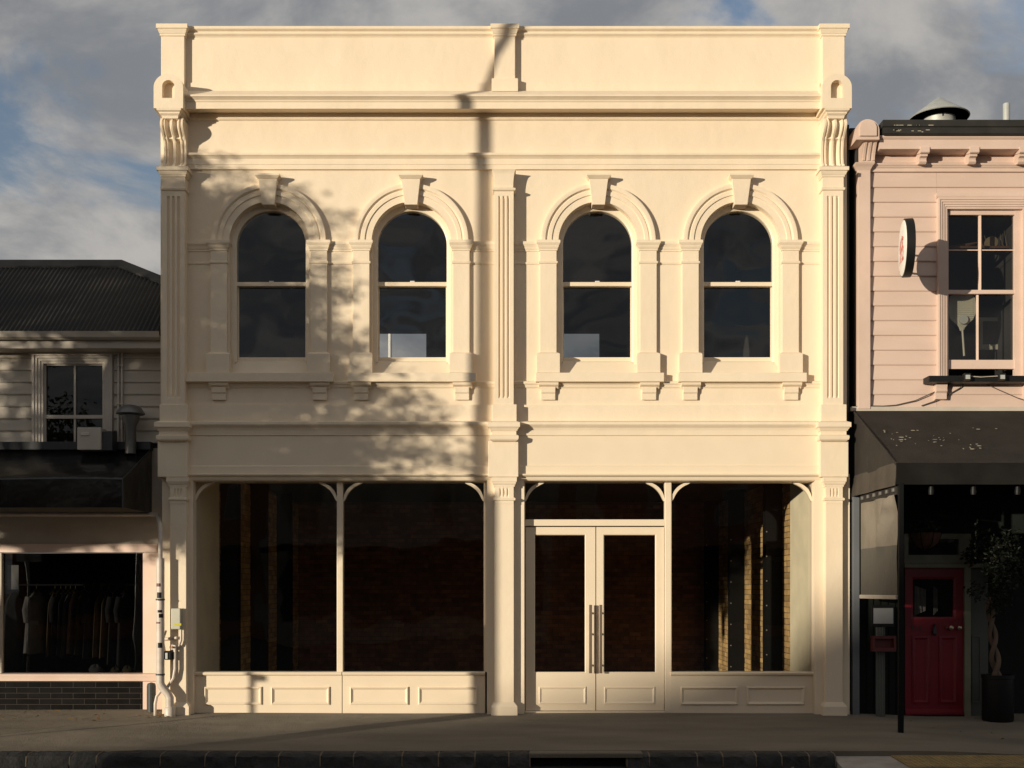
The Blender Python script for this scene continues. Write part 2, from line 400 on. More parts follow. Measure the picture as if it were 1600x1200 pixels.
# tombstone blocks and consoles over the corner piers
def corner_block(a, b, c0, c1):
    yf = -.33; x0, x1 = X(a, yf), X(b, yf); xc = (x0+x1)/2; r = (x1-x0)/2; zb = Z(169, yf); zt = Z(115, yf); n = 20
    hr = zt-zb-r*.92
    outer = [(x0, zb)] + [(xc-r*math.cos(math.pi*i/n), zb+hr+r*.92*math.sin(math.pi*i/n)) for i in range(n+1)] + [(x1, zb)]
    w = r*.42; nzb = zb+.13; nh = .15
    inner = [(xc-w, nzb)] + [(xc-w*math.cos(math.pi*i/n), nzb+nh+w*math.sin(math.pi*i/n)) for i in range(n+1)] + [(xc+w, nzb)]
    bl = MB(); k = len(outer)
    bl.loft([[(p, yf+.09, q) for p, q in inner], [(p, yf, q) for p, q in inner], [(p, yf, q) for p, q in outer], [(p, .1, q) for p, q in outer]])
    blk = bl.build('corner_block', 'cream', shop, 40)
    ca, cb = X(a+4, yf), X(b-3, yf)
    MB().mould(ca+.06, cb-.06, yf+.06, .05, [(0,Z(185,-.27)),(.008,Z(181,-.27)),(.03,Z(178,-.28)),(.032,Z(176,-.28)),(.055,Z(173,-.3)),(.06,Z(169.6,-.3))]).build('block_moulding', 'cream', blk, 22)
    # console with reeds: depth profile swells at the top scroll, waists, then swells again
    yt = -.25; p0, p1 = X(c0, yt), X(c1, yt); z1, z0 = Z(184,-.25), Z(261,-.12)
    nx, nz_ = 49, 44; vs_ = []; fs_ = []
    wst = .62
    for j in range(nz_+1):
        t = j/nz_; z = z0+(z1-z0)*t
        if t > wst: u = (t-wst)/(1-wst); dep = .12+.15*math.sin(min(1,u*.98)*math.pi*.78)**.75
        else: u = t/wst; dep = .13-.05*math.sin(u*math.pi)*.6 + (.03 if u < .1 else 0)
        ring = math.exp(-((t-wst)/.022)**2)
        for i in range(nx):
            s = i/(nx-1); amp = .05*sst(0, .05, t)*(1-sst(.95, 1, t))
            g = 1-sum(math.sqrt(max(0, 1-((s-c_)/w_)**2))*k_ for c_, w_, k_ in ((.34,.115,1),(.66,.115,1),(.13,.035,.5),(.87,.035,.5)))
            amp *= (1-.9*ring)
            edge = 1
            vs_.append((p0+(p1-p0)*s, -(dep - amp*(1-g)*edge + .02*ring), z))
    for j in range(nz_):
        for i in range(nx-1):
            a_ = j*nx+i; fs_.append((a_, a_+1, a_+nx+1, a_+nx))
    base = len(vs_)
    for j in range(nz_+1):
        z = z0+(z1-z0)*j/nz_; vs_ += [(p0, .02, z), (p1, .02, z)]
    for j in range(nz_):
        fs_.append((j*nx, (j+1)*nx, base+2*j+2, base+2*j)); fs_.append((j*nx+nx-1, base+2*j+1, base+2*j+3, (j+1)*nx+nx-1))
    MB().add(vs_, fs_).build('console', 'cream', shop, 50)
corner_block(240, 286, 250.5, 286); corner_block(1285, 1331, 1288, 1323)
# fluted pilasters
def fluted(x0, x1, yf, z0, z1, nf=3, dep=.028, side=.32):
    w = x1-x0; pitch = w*(1-side)/nf; fw = pitch*.62; m = MB(); rings = []
    for z, k in ((z0-.09,0),(z0,0),(z0+.015,.7),(z0+.035,1),(z1-.035,1),(z1-.015,.7),(z1,0),(z1+.07,0)):
        r = [(x0, .03, z), (x0, yf, z)]
        for f in range(nf):
            c = x0+w*side/2+pitch*(f+.5)
            for q in range(9):
                a = math.pi*q/8; r.append((c-fw/2*math.cos(a), yf+dep*k*math.sin(a), z))
        r += [(x1, yf, z), (x1, .03, z)]; rings.append(r)
    return m.loft(rings)
def upper_pilaster(a, b, corner):
    yf = -.15; x0, x1 = X(a, yf), X(b, yf)
    p = fluted(x0, x1, yf, Z(622, yf), Z(306, yf)).build('pilaster', 'cream', shop, 40)
    if corner:
        MB().box(x0-.004, x1+.004, yf-.004, .03, Z(297, yf), Z(272, yf)).build('necking', 'cream', p)
        MB().mould(x0, x1, yf, .03, [(0,Z(298,yf)),(.018,Z(297,yf)),(.022,Z(294,yf)),(.0,Z(292,yf))]).build('astragal', 'cream', p, 22)
        MB().mould(x0, x1, yf, .03, [(.004,Z(277,yf)),(.016,Z(276.5,yf)),(.016,Z(274.5,yf)),(.022,Z(274,yf)),(.03,Z(272.5,yf)),(.042,Z(269,yf)),(.042,Z(268.5,yf)),(.058,Z(268,yf)),(.060,Z(262.5,yf)),(.03,Z(261,yf))]).build('capital', 'cream', p, 22)
    else:
        prof = [(0,Z(297,yf))]+[(.035*(1-math.sqrt(max(0,1-(t/8)**2)))-.006, Z(295,yf)+(Z(265.5,yf)-Z(295,yf))*t/8) for t in range(9)]
        MB().mould(x0, x1, yf, .03, prof).build('capital', 'cream', p, 22)
        MB().mould(x0, x1, yf, .03, [(0,Z(299,yf)),(.022,Z(297.5,yf)),(.026,Z(295,yf)),(.0,Z(293,yf))]).build('astragal', 'cream', p, 22)
    e = .03
    pe = MB().box(x0-e, x1+e+.01, yf-.015, .03, Z(662, yf), Z(632, yf)).build('pedestal', 'cream', p, bevel=.005)
    yb = yf-.005
    MB().mould(x0-e, x1+e, yb-.02, .03, [(0,Z(690,yb)),(.028,Z(687.5,yb)),(.034,Z(685,yb)),(.034,Z(681.5,yb)),(.004,Z(679.5,yb)),(.004,Z(674,yb)),(.016,Z(673.5,yb)),(.020,Z(672,yb)),(.04,Z(668.5,yb)),(.052,Z(668,yb)),(.052,Z(661,yb)),(.0,Z(658,yb))]).build('string_block', 'cream', p, 22)
    return p
upper_pilaster(253.5, 288.5, True); upper_pilaster(772.5, 802.5, False); upper_pilaster(1286, 1317.5, True)
def lower_pilaster(a, b, bl0, bl1, c0, c1):
    yf = -.13; x0, x1 = X(a, yf), X(b, yf)
    p = MB().box(x0, x1, yf, .2, Z(1100, yf), Z(778, yf)).build('shopfront_pilaster', 'cream', shop, bevel=.005)
    MB().box(X(bl0, yf), X(bl1, yf), yf-.02, .04, Z(745, yf-.02), Z(689, yf-.02)).build('pilaster_block', 'cream', p, bevel=.005)
    MB().mould(x0, x1, yf, .2, [(-.004,Z(761,yf)),(.010,Z(760.5,yf)),(.010,Z(758,yf)),(.016,Z(757.5,yf)),(.026,Z(755,yf)),(.026,Z(753.5,yf)),(.036,Z(753,yf)),(.038,Z(746,yf))]).build('capital', 'cream', p, 22)
    n = 3; mm = MB(); w = x1-x0
    ring = fluted(x0+.004, x1-.004, yf-.006, Z(776, yf), Z(763, yf), 3, .02, .42)
    ring.build('necking', 'cream', p, 40)
    MB().mould(x0, x1, yf, .2, [(0,Z(783,yf)),(.018,Z(781.5,yf)),(.02,Z(779,yf)),(.0,Z(777,yf))]).build('astragal', 'cream', p, 22)
    MB().mould(x0, x1, yf, .2, [(.045,-.01),(.045,Z(1104,yf)),(.035,Z(1102,yf)),(.0,Z(1097,yf))], 1, 1).build('plinth', 'cream', p, 22)
    MB().box(X(c0, .0), X(c1, .0), -.045, .25, -.01, Z(741, 0)).build('jamb_pier', 'cream', p)
lower_pilaster(265.5, 291, 247, 293, 255, 303); lower_pilaster(772.5, 803, 763, 810, 761, 819); lower_pilaster(1290, 1317, 1281, 1325, 1272, 1326)
# arched windows
GH = .452
def arched_window(c, idx):
    w = thing('arched_window', '', '', (c, .1, WB)); del w['label']; del w['category']; child(w, shop)
    GT = Z(330, .12); gsp = GT-GH; yf = .10
    ring_o = [(c-OH-.01, WB)] + [(c-(OH+.01)*math.cos(math.pi*i/32), SP+(OH+.01)*math.sin(math.pi*i/32)) for i in range(33)] + [(c+OH+.01, WB)]
    ring_i = [(c-GH, Z(566,.1))] + [(c-GH*math.cos(math.pi*i/32), gsp+GH*math.sin(math.pi*i/32)) for i in range(33)] + [(c+GH, Z(566,.1))]
    f = MB().loft([[(a, yf+.1, b) for a, b in ring_i], [(a, yf+.012, b) for a, b in ring_i],
              [(c+(a-c)*1.035, yf, b+(.012 if b > gsp else 0)) for a, b in ring_i], [(a, yf, b) for a, b in ring_o]], cap=False, closed=False)
    f.build('window_frame', 'cream_wood', w, 40)
    def sash(z0, z1, y, arch):
        if arch: outer = [(c-GH, z0)]+[(c-GH*math.cos(math.pi*i/32), gsp+GH*math.sin(math.pi*i/32)) for i in range(33)]+[(c+GH, z0)]
        else: outer = [(c-GH, z0), (c-GH, z1), (c+GH, z1), (c+GH, z0)]
        return MB().add([(a, y, b) for a, b in outer], [tuple(range(len(outer)))])
    zm = Z(444.5, .14)
    sash(zm, 0, .145, True).build('pane', 'glass_up', w, recalc=False)
    sash(Z(559,.17), zm, .185, False).build('pane', 'glass_up', w, recalc=False)
    MB().mould(c-GH, c+GH, .125, .195, [(0,zm-.028),(.008,zm-.024),(.008,zm+.022),(0,zm+.028)], 0, 0).build('meeting_rail', 'cream_wood', w)
    MB().box(c-.03, c+.03, .118, .135, zm+.028, zm+.042).build('sash_lock', 'white_face', w, bevel=.004)
    MB().box(c-GH, c-GH+.014, .168, .2, Z(559,.17), zm-.02).build('sash_stile', 'cream_wood', w)
    MB().box(c+GH-.014, c+GH, .168, .2, Z(559,.17), zm-.02).build('sash_stile', 'cream_wood', w)
    MB().px([(.06,WB-.01),(.03,WB+.02),(.12,Z(566,.12)),(.165,Z(564,.15)),(.165,Z(558,.15)),(.21,Z(558,.15)),(.21,WB-.01)], c-OH, c+OH).build('bottom_rail', 'cream_wood', w)
    # archivolt, keystone and jamb pilasters around it
    A = [(OH,.04),(OH,-.028),(.60,-.03),(.607,-.045),(.655,-.046),(.665,-.036),(.672,-.036),(.69,-.062),(.725,-.066),(.742,-.064),(.742,.0)]
    MB().arc_sweep(c, SP-.002, A).build('archivolt', 'cream', shop, 22)
    k = MB(); za, zb = Z(319,-.1), Z(279,-.12)
    k.loft([[(c-.082,-.085,za),(c+.082,-.085,za),(c+.082,.09,za),(c-.082,.09,za)], [(c-.122,-.115,zb),(c+.122,-.115,zb),(c+.122,.02,zb),(c-.122,.02,zb)]])
    ks = k.build('keystone', 'cream', shop, bevel=.004)
    MB().mould(c-.122, c+.122, -.115, .02, [(0,zb),(.012,zb+.008),(.034,zb+.034),(.036,zb+.036),(.036,zb+.058),(.02,zb+.062)]).build('keystone_cap', 'cream', ks, 22)
    for s in (-1, 1):
        a, b = sorted((c+s*.542, c+s*.758)); yp = -.048
        p = MB().box(a, b, yp, .0, Z(556), Z(382)).build('jamb_pilaster', 'cream', shop, bevel=.004)
        MB().mould(a, b, yp, .05, [(0,Z(393.5)),(.010,Z(393)),(.010,Z(391)),(.014,Z(390.5)),(.026,Z(387.5)),(.026,Z(386)),(.030,Z(385.5)),(.040,Z(383)),(.046,Z(382.5)),(.046,Z(378)),(.03,Z(377.2))]).build('impost', 'cream', p, 22)
        MB().mould(a, b, yp, .05, [(0,Z(414)),(.012,Z(412.7)),(.014,Z(410.6)),(0,Z(409))]).build('astragal', 'cream', p, 22)
        MB().mould(a, b, yp, .05, [(.04,Z(584)),(.04,Z(555)),(.034,Z(554)),(0,Z(551.5))]).build('plinth', 'cream', p, 22)
    # sill slab on two corbels
    sl0, sl1 = c-.815, c+.845
    if idx == 0: sl0 = X(289)
    sl = MB().box(sl0, sl1, -.115, .06, Z(596.5,-.1), Z(582.5,-.1)).build('window_sill', 'cream', shop, bevel=.005)
    for s in (-1, 1):
        cx = c+s*.645+(.02 if s > 0 else 0)
        q = MB(); yb = -.09
        q.px([(.0,Z(606)),(-.03,Z(606,-.1)),(-.045,Z(605)),(-.075,Z(602,-.08)),(-.085,Z(600,-.08)),(-.085,Z(596.5,-.08)),(.0,Z(596))], cx-.125, cx+.125)
        q.px([(0,Z(625)),(-.035,Z(624.5,-.04)),(-.04,Z(616)),(-.055,Z(613,-.05)),(-.06,Z(606)),(0,Z(606))], cx-.095, cx+.085)
        q.build('corbel', 'cream', sl, 30)
for i, c in enumerate(WC): arched_window(c, i)
# impost band and sub-sill band between the pilasters
segs = [(X(288.5), WC[0]-.77), (WC[0]+.77, WC[1]-.77), (WC[1]+.77, X(773)), (X(803), WC[2]-.77), (WC[2]+.77, WC[3]-.77), (WC[3]+.77, X(1286))]
for a, b in segs:
    m = MB()
    m.mould(a, b, 0, .03, [(0,Z(393.5)),(.010,Z(393)),(.010,Z(391)),(.014,Z(390.5)),(.024,Z(387.5)),(.024,Z(386)),(.028,Z(385.5)),(.036,Z(383)),(.040,Z(382.5)),(.040,Z(378.4)),(0,Z(377))], 0, 0)
    m.mould(a, b, 0, .03, [(0,Z(414)),(.01,Z(412.7)),(.012,Z(410.6)),(0,Z(409))], 0, 0)
    m.build('impost_band', 'cream', shop, 22)
for a, b in ((288.5, 773), (803, 1286)):
    MB().mould(X(a), X(b), 0, .03, [(0,Z(607)),(.014,Z(605)),(.02,Z(602)),(.034,Z(600)),(.036,Z(597)),(0,Z(595))], 0, 0).build('sill_band', 'cream', shop, 22)
# shopfront
YG = .12
def spandrel(xc, zc, r, sx, t=.042):     # quarter curved bracket in the head corner
    m = MB(); rings = []; n = 12
    for i in range(n+1):
        a = math.pi/2*i/n; tt_ = .010+(t-.010)*max(0, math.sin(2*a))**.5
        x = lambda q: xc+sx*(r-q*math.cos(a)); z = lambda q: zc-r+q*math.sin(a)
        rings.append([(x(r), YG-.035, z(r)), (x(r), YG+.03, z(r)), (x(r-tt_), YG+.03, z(r-tt_)), (x(r-tt_), YG-.035, z(r-tt_))])
    return m.loft(rings)
ZH = Z(753.5, YG); ZS = Z(1050, .08)
def shop_window(a, b, bays):
    w = thing('shop_window', '', '', ((X(a)+X(b))/2, YG, ZS)); del w['label']; del w['category']; child(w, shop)
    x0, x1 = X(a, YG), X(b, YG)
    MB().box(x0-.06, x1+.06, YG-.05, YG+.06, ZH, ZH+.08).build('head', 'cream_wood', w)
    MB().box(x0-.08, x0, YG-.05, YG+.06, ZS, ZH).build('jamb', 'cream_wood', w); MB().box(x1, x1+.08, YG-.05, YG+.06, ZS, ZH).build('jamb', 'cream_wood', w)
    xs = [x0]
    for q in bays:
        mx_ = X(q, YG); MB().box(mx_-.04, mx_+.04, YG-.055, YG+.06, ZS+.002, ZH-.001).build('mullion', 'cream_wood', w, bevel=.006); xs += [mx_-.04, mx_+.04]
    xs.append(x1)
    for i in range(0, len(xs), 2):
        MB().add([(xs[i],YG,ZS),(xs[i+1],YG,ZS),(xs[i+1],YG,ZH),(xs[i],YG,ZH)], [(0,1,2,3)]).build('pane', 'glass', w, recalc=False)
        spandrel(xs[i], ZH, .25, 1).build('spandrel', 'cream_wood', w, 40); spandrel(xs[i+1], ZH, .25, -1).build('spandrel', 'cream_wood', w, 40)
    r = thing('stall_riser', '', '', ((X(a)+X(b))/2, .06, 0)); del r['label']; del r['category']; child(r, shop)
    return r
def raised_panel(r, a, b, t=1073, u=1101, y=.06):
    x0, x1, z0, z1 = X(a, y), X(b, y), Z(u, y), Z(t, y)
    rings = []
    for o, d in ((0,.01),(.0,-.018),(.012,-.024),(.024,-.014),(.04,-.002),(.04,.01)):
        rings.append([(x0+o, y+d, z0+o), (x1-o, y+d, z0+o), (x1-o, y+d, z1-o), (x0+o, y+d, z1-o)])
    MB().loft(rings, cap=False).build('raised_panel', 'cream_wood', r, 30)
def riser(r, a, b):
    x0, x1 = X(a, .06), X(b, .06)
    MB().box(x0, x1, .06, .2, -.01, ZS-.045).build('riser_board', 'cream_wood', r)
    MB().mould(x0, x1, .06, .2, [(.012,ZS-.045),(.03,ZS-.035),(.034,ZS-.03),(.034,ZS-.008),(.02,ZS+.004)], 0, 0).build('riser_sill', 'cream_wood', r, 40)
r1 = shop_window(305.5, 756, [532])
for a, b in ((303, 534), (535.2, 758)): riser(r1, a, b)
for a, b in ((320,409),(424,515),(547,638),(654,746)): raised_panel(r1, a, b)
r2 = shop_window(1048.5, 1268, [])
riser(r2, 1048, 1270)
for a, b in ((1063.5,1152.5),(1166.5,1257)): raised_panel(r2, a, b)
# entrance doors with fanlight
ent = thing('entrance', '', '', (X(929), YG, 0)); del ent['label']; del ent['category']; child(ent, shop)
xa, xb = X(820.5, YG), X(1038, YG)
MB().box(xa-.08, xa, YG-.05, YG+.06, .0, ZH+.08).build('jamb', 'cream_wood', ent); MB().box(xb, xb+.085, YG-.055, YG+.06, .0, ZH+.08).build('mullion', 'cream_wood', ent, bevel=.006)
MB().box(xa, xb, YG-.05, YG+.06, ZH, ZH+.08).build('head', 'cream_wood', ent)
zt0, zt1 = Z(822, YG), Z(812, YG)
MB().box(xa, xb, YG-.05, YG+.06, zt0, zt1).build('transom', 'cream_wood', ent, bevel=.005)
MB().add([(xa,YG,zt1),(xb,YG,zt1),(xb,YG,ZH),(xa,YG,ZH)], [(0,1,2,3)]).build('pane', 'glass', ent, recalc=False)
spandrel(xa, ZH, .25, 1).build('spandrel', 'cream_wood', ent, 40); spandrel(xb, ZH, .25, -1).build('spandrel', 'cream_wood', ent, 40)
MB().mould(xa, xb, YG-.08, YG+.1, [(0,-.02),(.0,.02),(-.03,.025)], 0, 0).build('threshold', 'cream_wood', ent)
YD = YG-.025
def leaf(a, b, ga, gb, hx, panel):
    x0, x1, g0, g1 = X(a,YD), X(b,YD), X(ga,YD), X(gb,YD); z0, z1, gz0, gz1 = .03, Z(823.5,YD), Z(1050,YD), Z(836,YD)
    d = thing('door_leaf', '', '', (x0, YD, z0)); del d['label']; del d['category']; child(d, shop)
    rings = [[(g0,YD+.05,gz0),(g1,YD+.05,gz0),(g1,YD+.05,gz1),(g0,YD+.05,gz1)], [(g0,YD+.008,gz0),(g1,YD+.008,gz0),(g1,YD+.008,gz1),(g0,YD+.008,gz1)],
             [(g0-.01,YD,gz0-.01),(g1+.01,YD,gz0-.01),(g1+.01,YD,gz1+.01),(g0-.01,YD,gz1+.01)], [(x0,YD,z0),(x1,YD,z0),(x1,YD,z1),(x0,YD,z1)], [(x0,YD+.05,z0),(x1,YD+.05,z0),(x1,YD+.05,z1),(x0,YD+.05,z1)]]
    MB().loft(rings, cap=False).build('door_frame', 'cream_wood', d)
    MB().add([(g0,YD+.03,gz0),(g1,YD+.03,gz0),(g1,YD+.03,gz1),(g0,YD+.03,gz1)], [(0,1,2,3)]).build('pane', 'glass', d, recalc=False)
    px0, px1, pz0, pz1 = X(panel[0],YD), X(panel[1],YD), Z(1100,YD), Z(1073,YD)
    MB().loft([[(px0+o,YD+q,pz0+o),(px1-o,YD+q,pz0+o),(px1-o,YD+q,pz1-o),(px0+o,YD+q,pz1-o)] for o, q in ((0,.01),(0,-.01),(.01,-.015),(.03,-.004),(.034,.01))], cap=False).build('raised_panel', 'cream_wood', d, 30)
    yh = YD-.075
    h = MB().box(X(hx-2.6,yh), X(hx+2.6,yh), yh-.012, yh+.012, Z(1052,yh), Z(945,yh)).build('handle', 'bronze', d, bevel=.003)
    for zz in (Z(958,yh), Z(991,yh), Z(1040,yh)):
        MB().box(X(hx,yh)-.012, X(hx,yh)+.012, yh+.01, YD+.004, zz-.012, zz+.012).build('standoff', 'bronze', d)
leaf(821.5, 930.3, 836, 914, 922.5, (842, 915.5)); leaf(931.7, 1037.5, 944, 1024, 938.5, (944, 1023))
# shell: party walls, floors, roof, rooms
YR = 7.5
MB().box(XL, XL+.28, .33, YR+.3, -.15, 7.75).build('party_wall', 'cream', shop); MB().box(XR-.28, XR, .33, YR+.3, -.15, 7.75).build('party_wall', 'roof_grey', shop)
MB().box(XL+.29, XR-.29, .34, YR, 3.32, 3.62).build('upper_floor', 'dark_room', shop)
MB().box(XL+.02, XR-.02, .33, YR+.3, 7.45, 7.6).build('flat_roof', 'roof_grey', shop)
MB().box(XL+.29, XR-.29, .21, YR, -.2, .035).build('shop_floor', 'dark_floor', shop)
MB().box(XL+.29, XR-.29, YR, YR+.25, -.1, 3.62).build('rear_wall', 'mortar', shop)
# upper rear wall with two openings
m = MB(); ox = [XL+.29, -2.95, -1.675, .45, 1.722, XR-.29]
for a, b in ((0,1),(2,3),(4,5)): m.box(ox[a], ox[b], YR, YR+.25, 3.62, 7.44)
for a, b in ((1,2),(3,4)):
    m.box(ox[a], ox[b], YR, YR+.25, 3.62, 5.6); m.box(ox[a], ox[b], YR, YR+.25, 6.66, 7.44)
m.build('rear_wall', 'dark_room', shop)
for k, (a, b) in enumerate(((1,2),(3,4))):
    w = thing('rear_window', '', '', ((ox[a]+ox[b])/2, YR+.1, 5.6)); del w['label']; del w['category']; child(w, shop)
    MB().add([(ox[a],YR+.12,5.6),(ox[b],YR+.12,5.6),(ox[b],YR+.12,6.66),(ox[a],YR+.12,6.66)], [(0,1,2,3)]).build('pane', 'glass' if k == 0 else 'glass_grey', w, recalc=False)
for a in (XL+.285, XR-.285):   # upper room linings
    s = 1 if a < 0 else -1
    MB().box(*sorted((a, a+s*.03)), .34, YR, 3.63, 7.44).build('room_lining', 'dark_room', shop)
WLX, WRX = -4.17, 3.96
for xw, s in ((WLX, 1), (WRX, -1)):
    MB().box(*sorted((xw-s*.12, xw-s*.012)), .21, YR, .035, 3.31).build('side_wall', 'mortar', shop)
    MB().box(*sorted((xw-s*.01, xw+s*.02)), YG+.07, 1.32, .036, 3.31).build('plaster_return', 'plaster', shop)
    cols = (1.45, 3.35, 5.4) if s > 0 else (1.85, 4.6, 7.05)
    for yc in cols:
        c = MB(); x0, x1 = sorted((xw, xw+s*.25))
        c.box(x0, x1, yc, yc+.02, .036, 3.31).box(x0, x1, yc+.18, yc+.2, .036, 3.31).box(*sorted((xw+s*.11, xw+s*.13)), yc+.02, yc+.18, .036, 3.31)
        c.build('steel_column', 'black_steel', shop)
        if s < 0:
            for q in range(7): MB().lathe(0, 0, [(.011,-.012),(.011,0),(.005,.004)], 6).build('bolt', 'bolt', shop).matrix_basis = Matrix.Translation((xw+s*.235, yc-.012, .3+q*.36)) @ Matrix.Rotation(R(90), 4, 'X')
    # brickwork, each brick real, joined as one mass because each is only a few pixels wide
    b = MB(); z = .04; row = 0
    while z < 3.24:
        y = 1.33-(.115 if row % 2 else 0)
        while y < YR:
            ya, yb = max(y, 1.33), min(y+.22, YR-.01)
            if yb-ya > .03: b.box(*sorted((xw-s*.012, xw+s*random.uniform(.0,.006))), ya, yb, z, z+.072)
            y += .231
        z += .083; row += 1
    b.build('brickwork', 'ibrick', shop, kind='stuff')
b = MB(); z = .04; row = 0
while z < 3.24:
    x = WLX-(.115 if row % 2 else 0)
    while x < WRX:
        xa_, xb_ = max(x, WLX+.01), min(x+.22, WRX-.01)
        if xb_-xa_ > .03: b.box(xa_, xb_, YR-random.uniform(.008,.016), YR+.01, z, z+.072)
        x += .231
    z += .083; row += 1
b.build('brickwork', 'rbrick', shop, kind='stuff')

ma = thing('mast', 'pale mast behind the building, seen through the second arched window', 'mast', (X(609.5,25), 25, -.2))
MB().tube([(X(609.5,25), 25, -.2), (X(609.5,25), 25, 6), (X(609.5,25), 25, 12)], [.09,.075,.06], 12).build('pole', 'white_face', ma, 50)
MB().lathe(X(609.5,25), 25, [(.2,-.21),(.2,-.05),(.1,-.02)], 14).build('footing', 'concrete', ma)
# ------------------------------------------------------------ grey weatherboard shop on the left
YLW = .40
gs = thing('weatherboard_shop', 'grey weatherboard shop with dark corrugated hipped roof and black awning, left of cream building', 'building', (-7, YLW, 0))
GX0, GX1 = -9.5, XL-.02
def gx(px): return X(px, YLW)
def gz(py): return Z(py, YLW)
m = MB()
m.box(GX0, gx(69), YLW+.02, 4, gz(700), gz(532)).box(gx(161.5), GX1, YLW+.02, 4, gz(700), gz(532)).box(gx(69), gx(161.5), YLW+.02, 4, gz(569), gz(532)).box(gx(69), gx(161.5), 1.6, 4, gz(700), gz(569))
m.build('wall_core', 'dark_interior', gs)
board = MB().px([(YLW+.02,0),(YLW-.022,0),(YLW-.026,.012),(YLW-.004,.168),(YLW+.02,.168)], 0, 1).build('board', 'greyboard', gs)
pi0 = Matrix.Translation(-gs.location)
def boards(x0, x1, z0, z1, src, root, dz, startz, fst):
    z = startz; k = 0
    while z < z1-.02:
        if z > z0-.15:
            if fst: o = src; fst = False
            else: o = src.copy(); COL.objects.link(o)
            o.location = (x0, 0, z); o.scale = (x1-x0, 1, 1); o.parent = root; o.matrix_parent_inverse = Matrix.Translation(-root.location)
        z += dz
    return fst
DZ = .1615; Z0 = gz(690)-.02
f = boards(GX0, gx(69)-.147, gz(690), gz(546), board, gs, DZ, Z0, True)
boards(gx(161.5)+.147, GX1, gz(690), gz(546), board, gs, DZ, Z0, False)
boards(gx(69)-.146, gx(161.5)+.146, gz(553), gz(546), board, gs, DZ, gz(556), False)
win = thing('window', '', '', (gx(117), YLW, gz(690))); del win['label']; del win['category']; child(win, gs)
def architrave(root, mt, x0, x1, z0, z1, w, y, steps=4):   # stepped casing, three sides
    prof = []
    for i in range(steps):
        d = .018+.012*i; a = w*i/steps
        prof += [(a, y-d), (a+w/steps*.82, y-d)]
    prof = prof[::-1]
    # offset a measured from inner edge outwards
    rings = []
    P = [(0, y+.03)] + [(w-a, q) for a, q in [(p[0], p[1]) for p in prof]][::1] + [(w, y+.03)]
    P = [(0, y+.04)] + sorted([(a, q) for a, q in prof], key=lambda t: t[0]) + [(w, y+.04)]
    for (sx, sz, bx, bz) in ((-1,0,x0,z0), (-1,1,x0,z1), (1,1,x1,z1), (1,0,x1,z0)):
        rings.append([(bx+sx*a, q, bz+sz*a) for a, q in P])
    return MB().loft(rings).build('architrave', mt, root, 30)
architrave(win, 'greytrim', gx(69), gx(161.5), gz(700), gz(569), .145, YLW-.015)
MB().mould(gx(51), gx(183), YLW-.05, YLW+.02, [(0,gz(556)),(.03,gz(553.5)),(.035,gz(551)),(.01,gz(550))]).build('head_mould', 'greytrim', win)
yy = YLW+.03
MB().add([(gx(69),yy,gz(700)),(gx(161.5),yy,gz(700)),(gx(161.5),yy,gz(569)),(gx(69),yy,gz(569))], [(0,1,2,3)]).build('pane', 'glass_dim', win, recalc=False)
fr = MB()
fr.box(gx(69), gx(71.5), yy-.03, yy-.001, gz(700), gz(569)).box(gx(160), gx(161.5), yy-.03, yy-.001, gz(700), gz(569)).box(gx(69), gx(161.5), yy-.028, yy-.001, gz(571), gz(569))
fr.build('sash_frame', 'greytrim', win)
MB().box(gx(69), gx(161.5), yy-.035, yy-.002, gz(654), gz(648.5)).build('meeting_rail', 'greytrim', win)
MB().box(gx(115), gx(118), yy-.024, yy-.002, gz(700), gz(569.5)).build('glazing_bar', 'greytrim', win)
# eaves, gutter, roof
YE = .02
MB().mould(GX0, GX1, YE+.1, YLW+.03, [(0,Z(545,YE+.1)),(.012,Z(544,YE+.1)),(.012,Z(531,YE+.1)),(0,Z(530,YE+.1))], 0, 0).build('fascia', 'greytrim', gs)
gp = [(YE+.1,Z(529,YE)),(YE+.02,Z(530,YE)),(YE-.02,Z(527,YE)),(YE-.04,Z(521,YE)),(YE-.05,Z(518.5,YE)),(YE-.03,Z(518.5,YE)),(YE-.01,Z(524,YE)),(YE+.1,Z(525,YE))]
MB().px(gp, GX0, GX1).build('gutter', 'greytrim', gs, 30)
ze = Z(519, YE); DR = 1.45; PT = .905; zr = ze+PT*DR; yr = YE+DR; xh = X(190, yr)
zh = lambda y: 1.625+.2625*(15+y)                   # hip passes here where it meets the cream wall
yhe = (1.625+.2625*15-ze+PT*YE)/(PT-.2625); zhe = ze+PT*(yhe-YE)
def corr_sheet():
    m = MB(); vs_ = []; fs_ = []; x = GX0; pitch = .062; step = pitch/6; cols = []
    while x <= GX1+1e-6:
        top = DR if x <= xh else DR-(x-xh)/(GX1-xh)*(yr-yhe)      # the sheet ends under the hip to the right of the ridge
        cols.append((x, top)); x += step
    for x, top in cols:
        h = .010*math.sin(2*math.pi*x/pitch)
        for t in (0, 1): d = top*t; vs_.append((x, YE+d-h*.7, ze+PT*d+h*.7))
    for i in range(len(cols)-1): fs_.append((2*i, 2*i+2, 2*i+3, 2*i+1))
    return m.add(vs_, fs_)
roof = thing('roof', '', '', (-7, yr, ze)); del roof['label']; del roof['category']; child(roof, gs)
corr_sheet().build('corrugated_sheet', 'charcoal_iron', roof, 60, recalc=False)
def cap(p, q, nm):
    p, q = Vector(p), Vector(q); w = .11; dn = Vector((0, -w, -w*PT)); up = Vector((0, .0, .03)); bk = Vector((0, w, -w*PT))
    MB().loft([[e+dn+up, e+up*1.6, e+bk+up, e+bk, e, e+dn] for e in (p, q)]).build(nm, 'ridge_iron', roof)
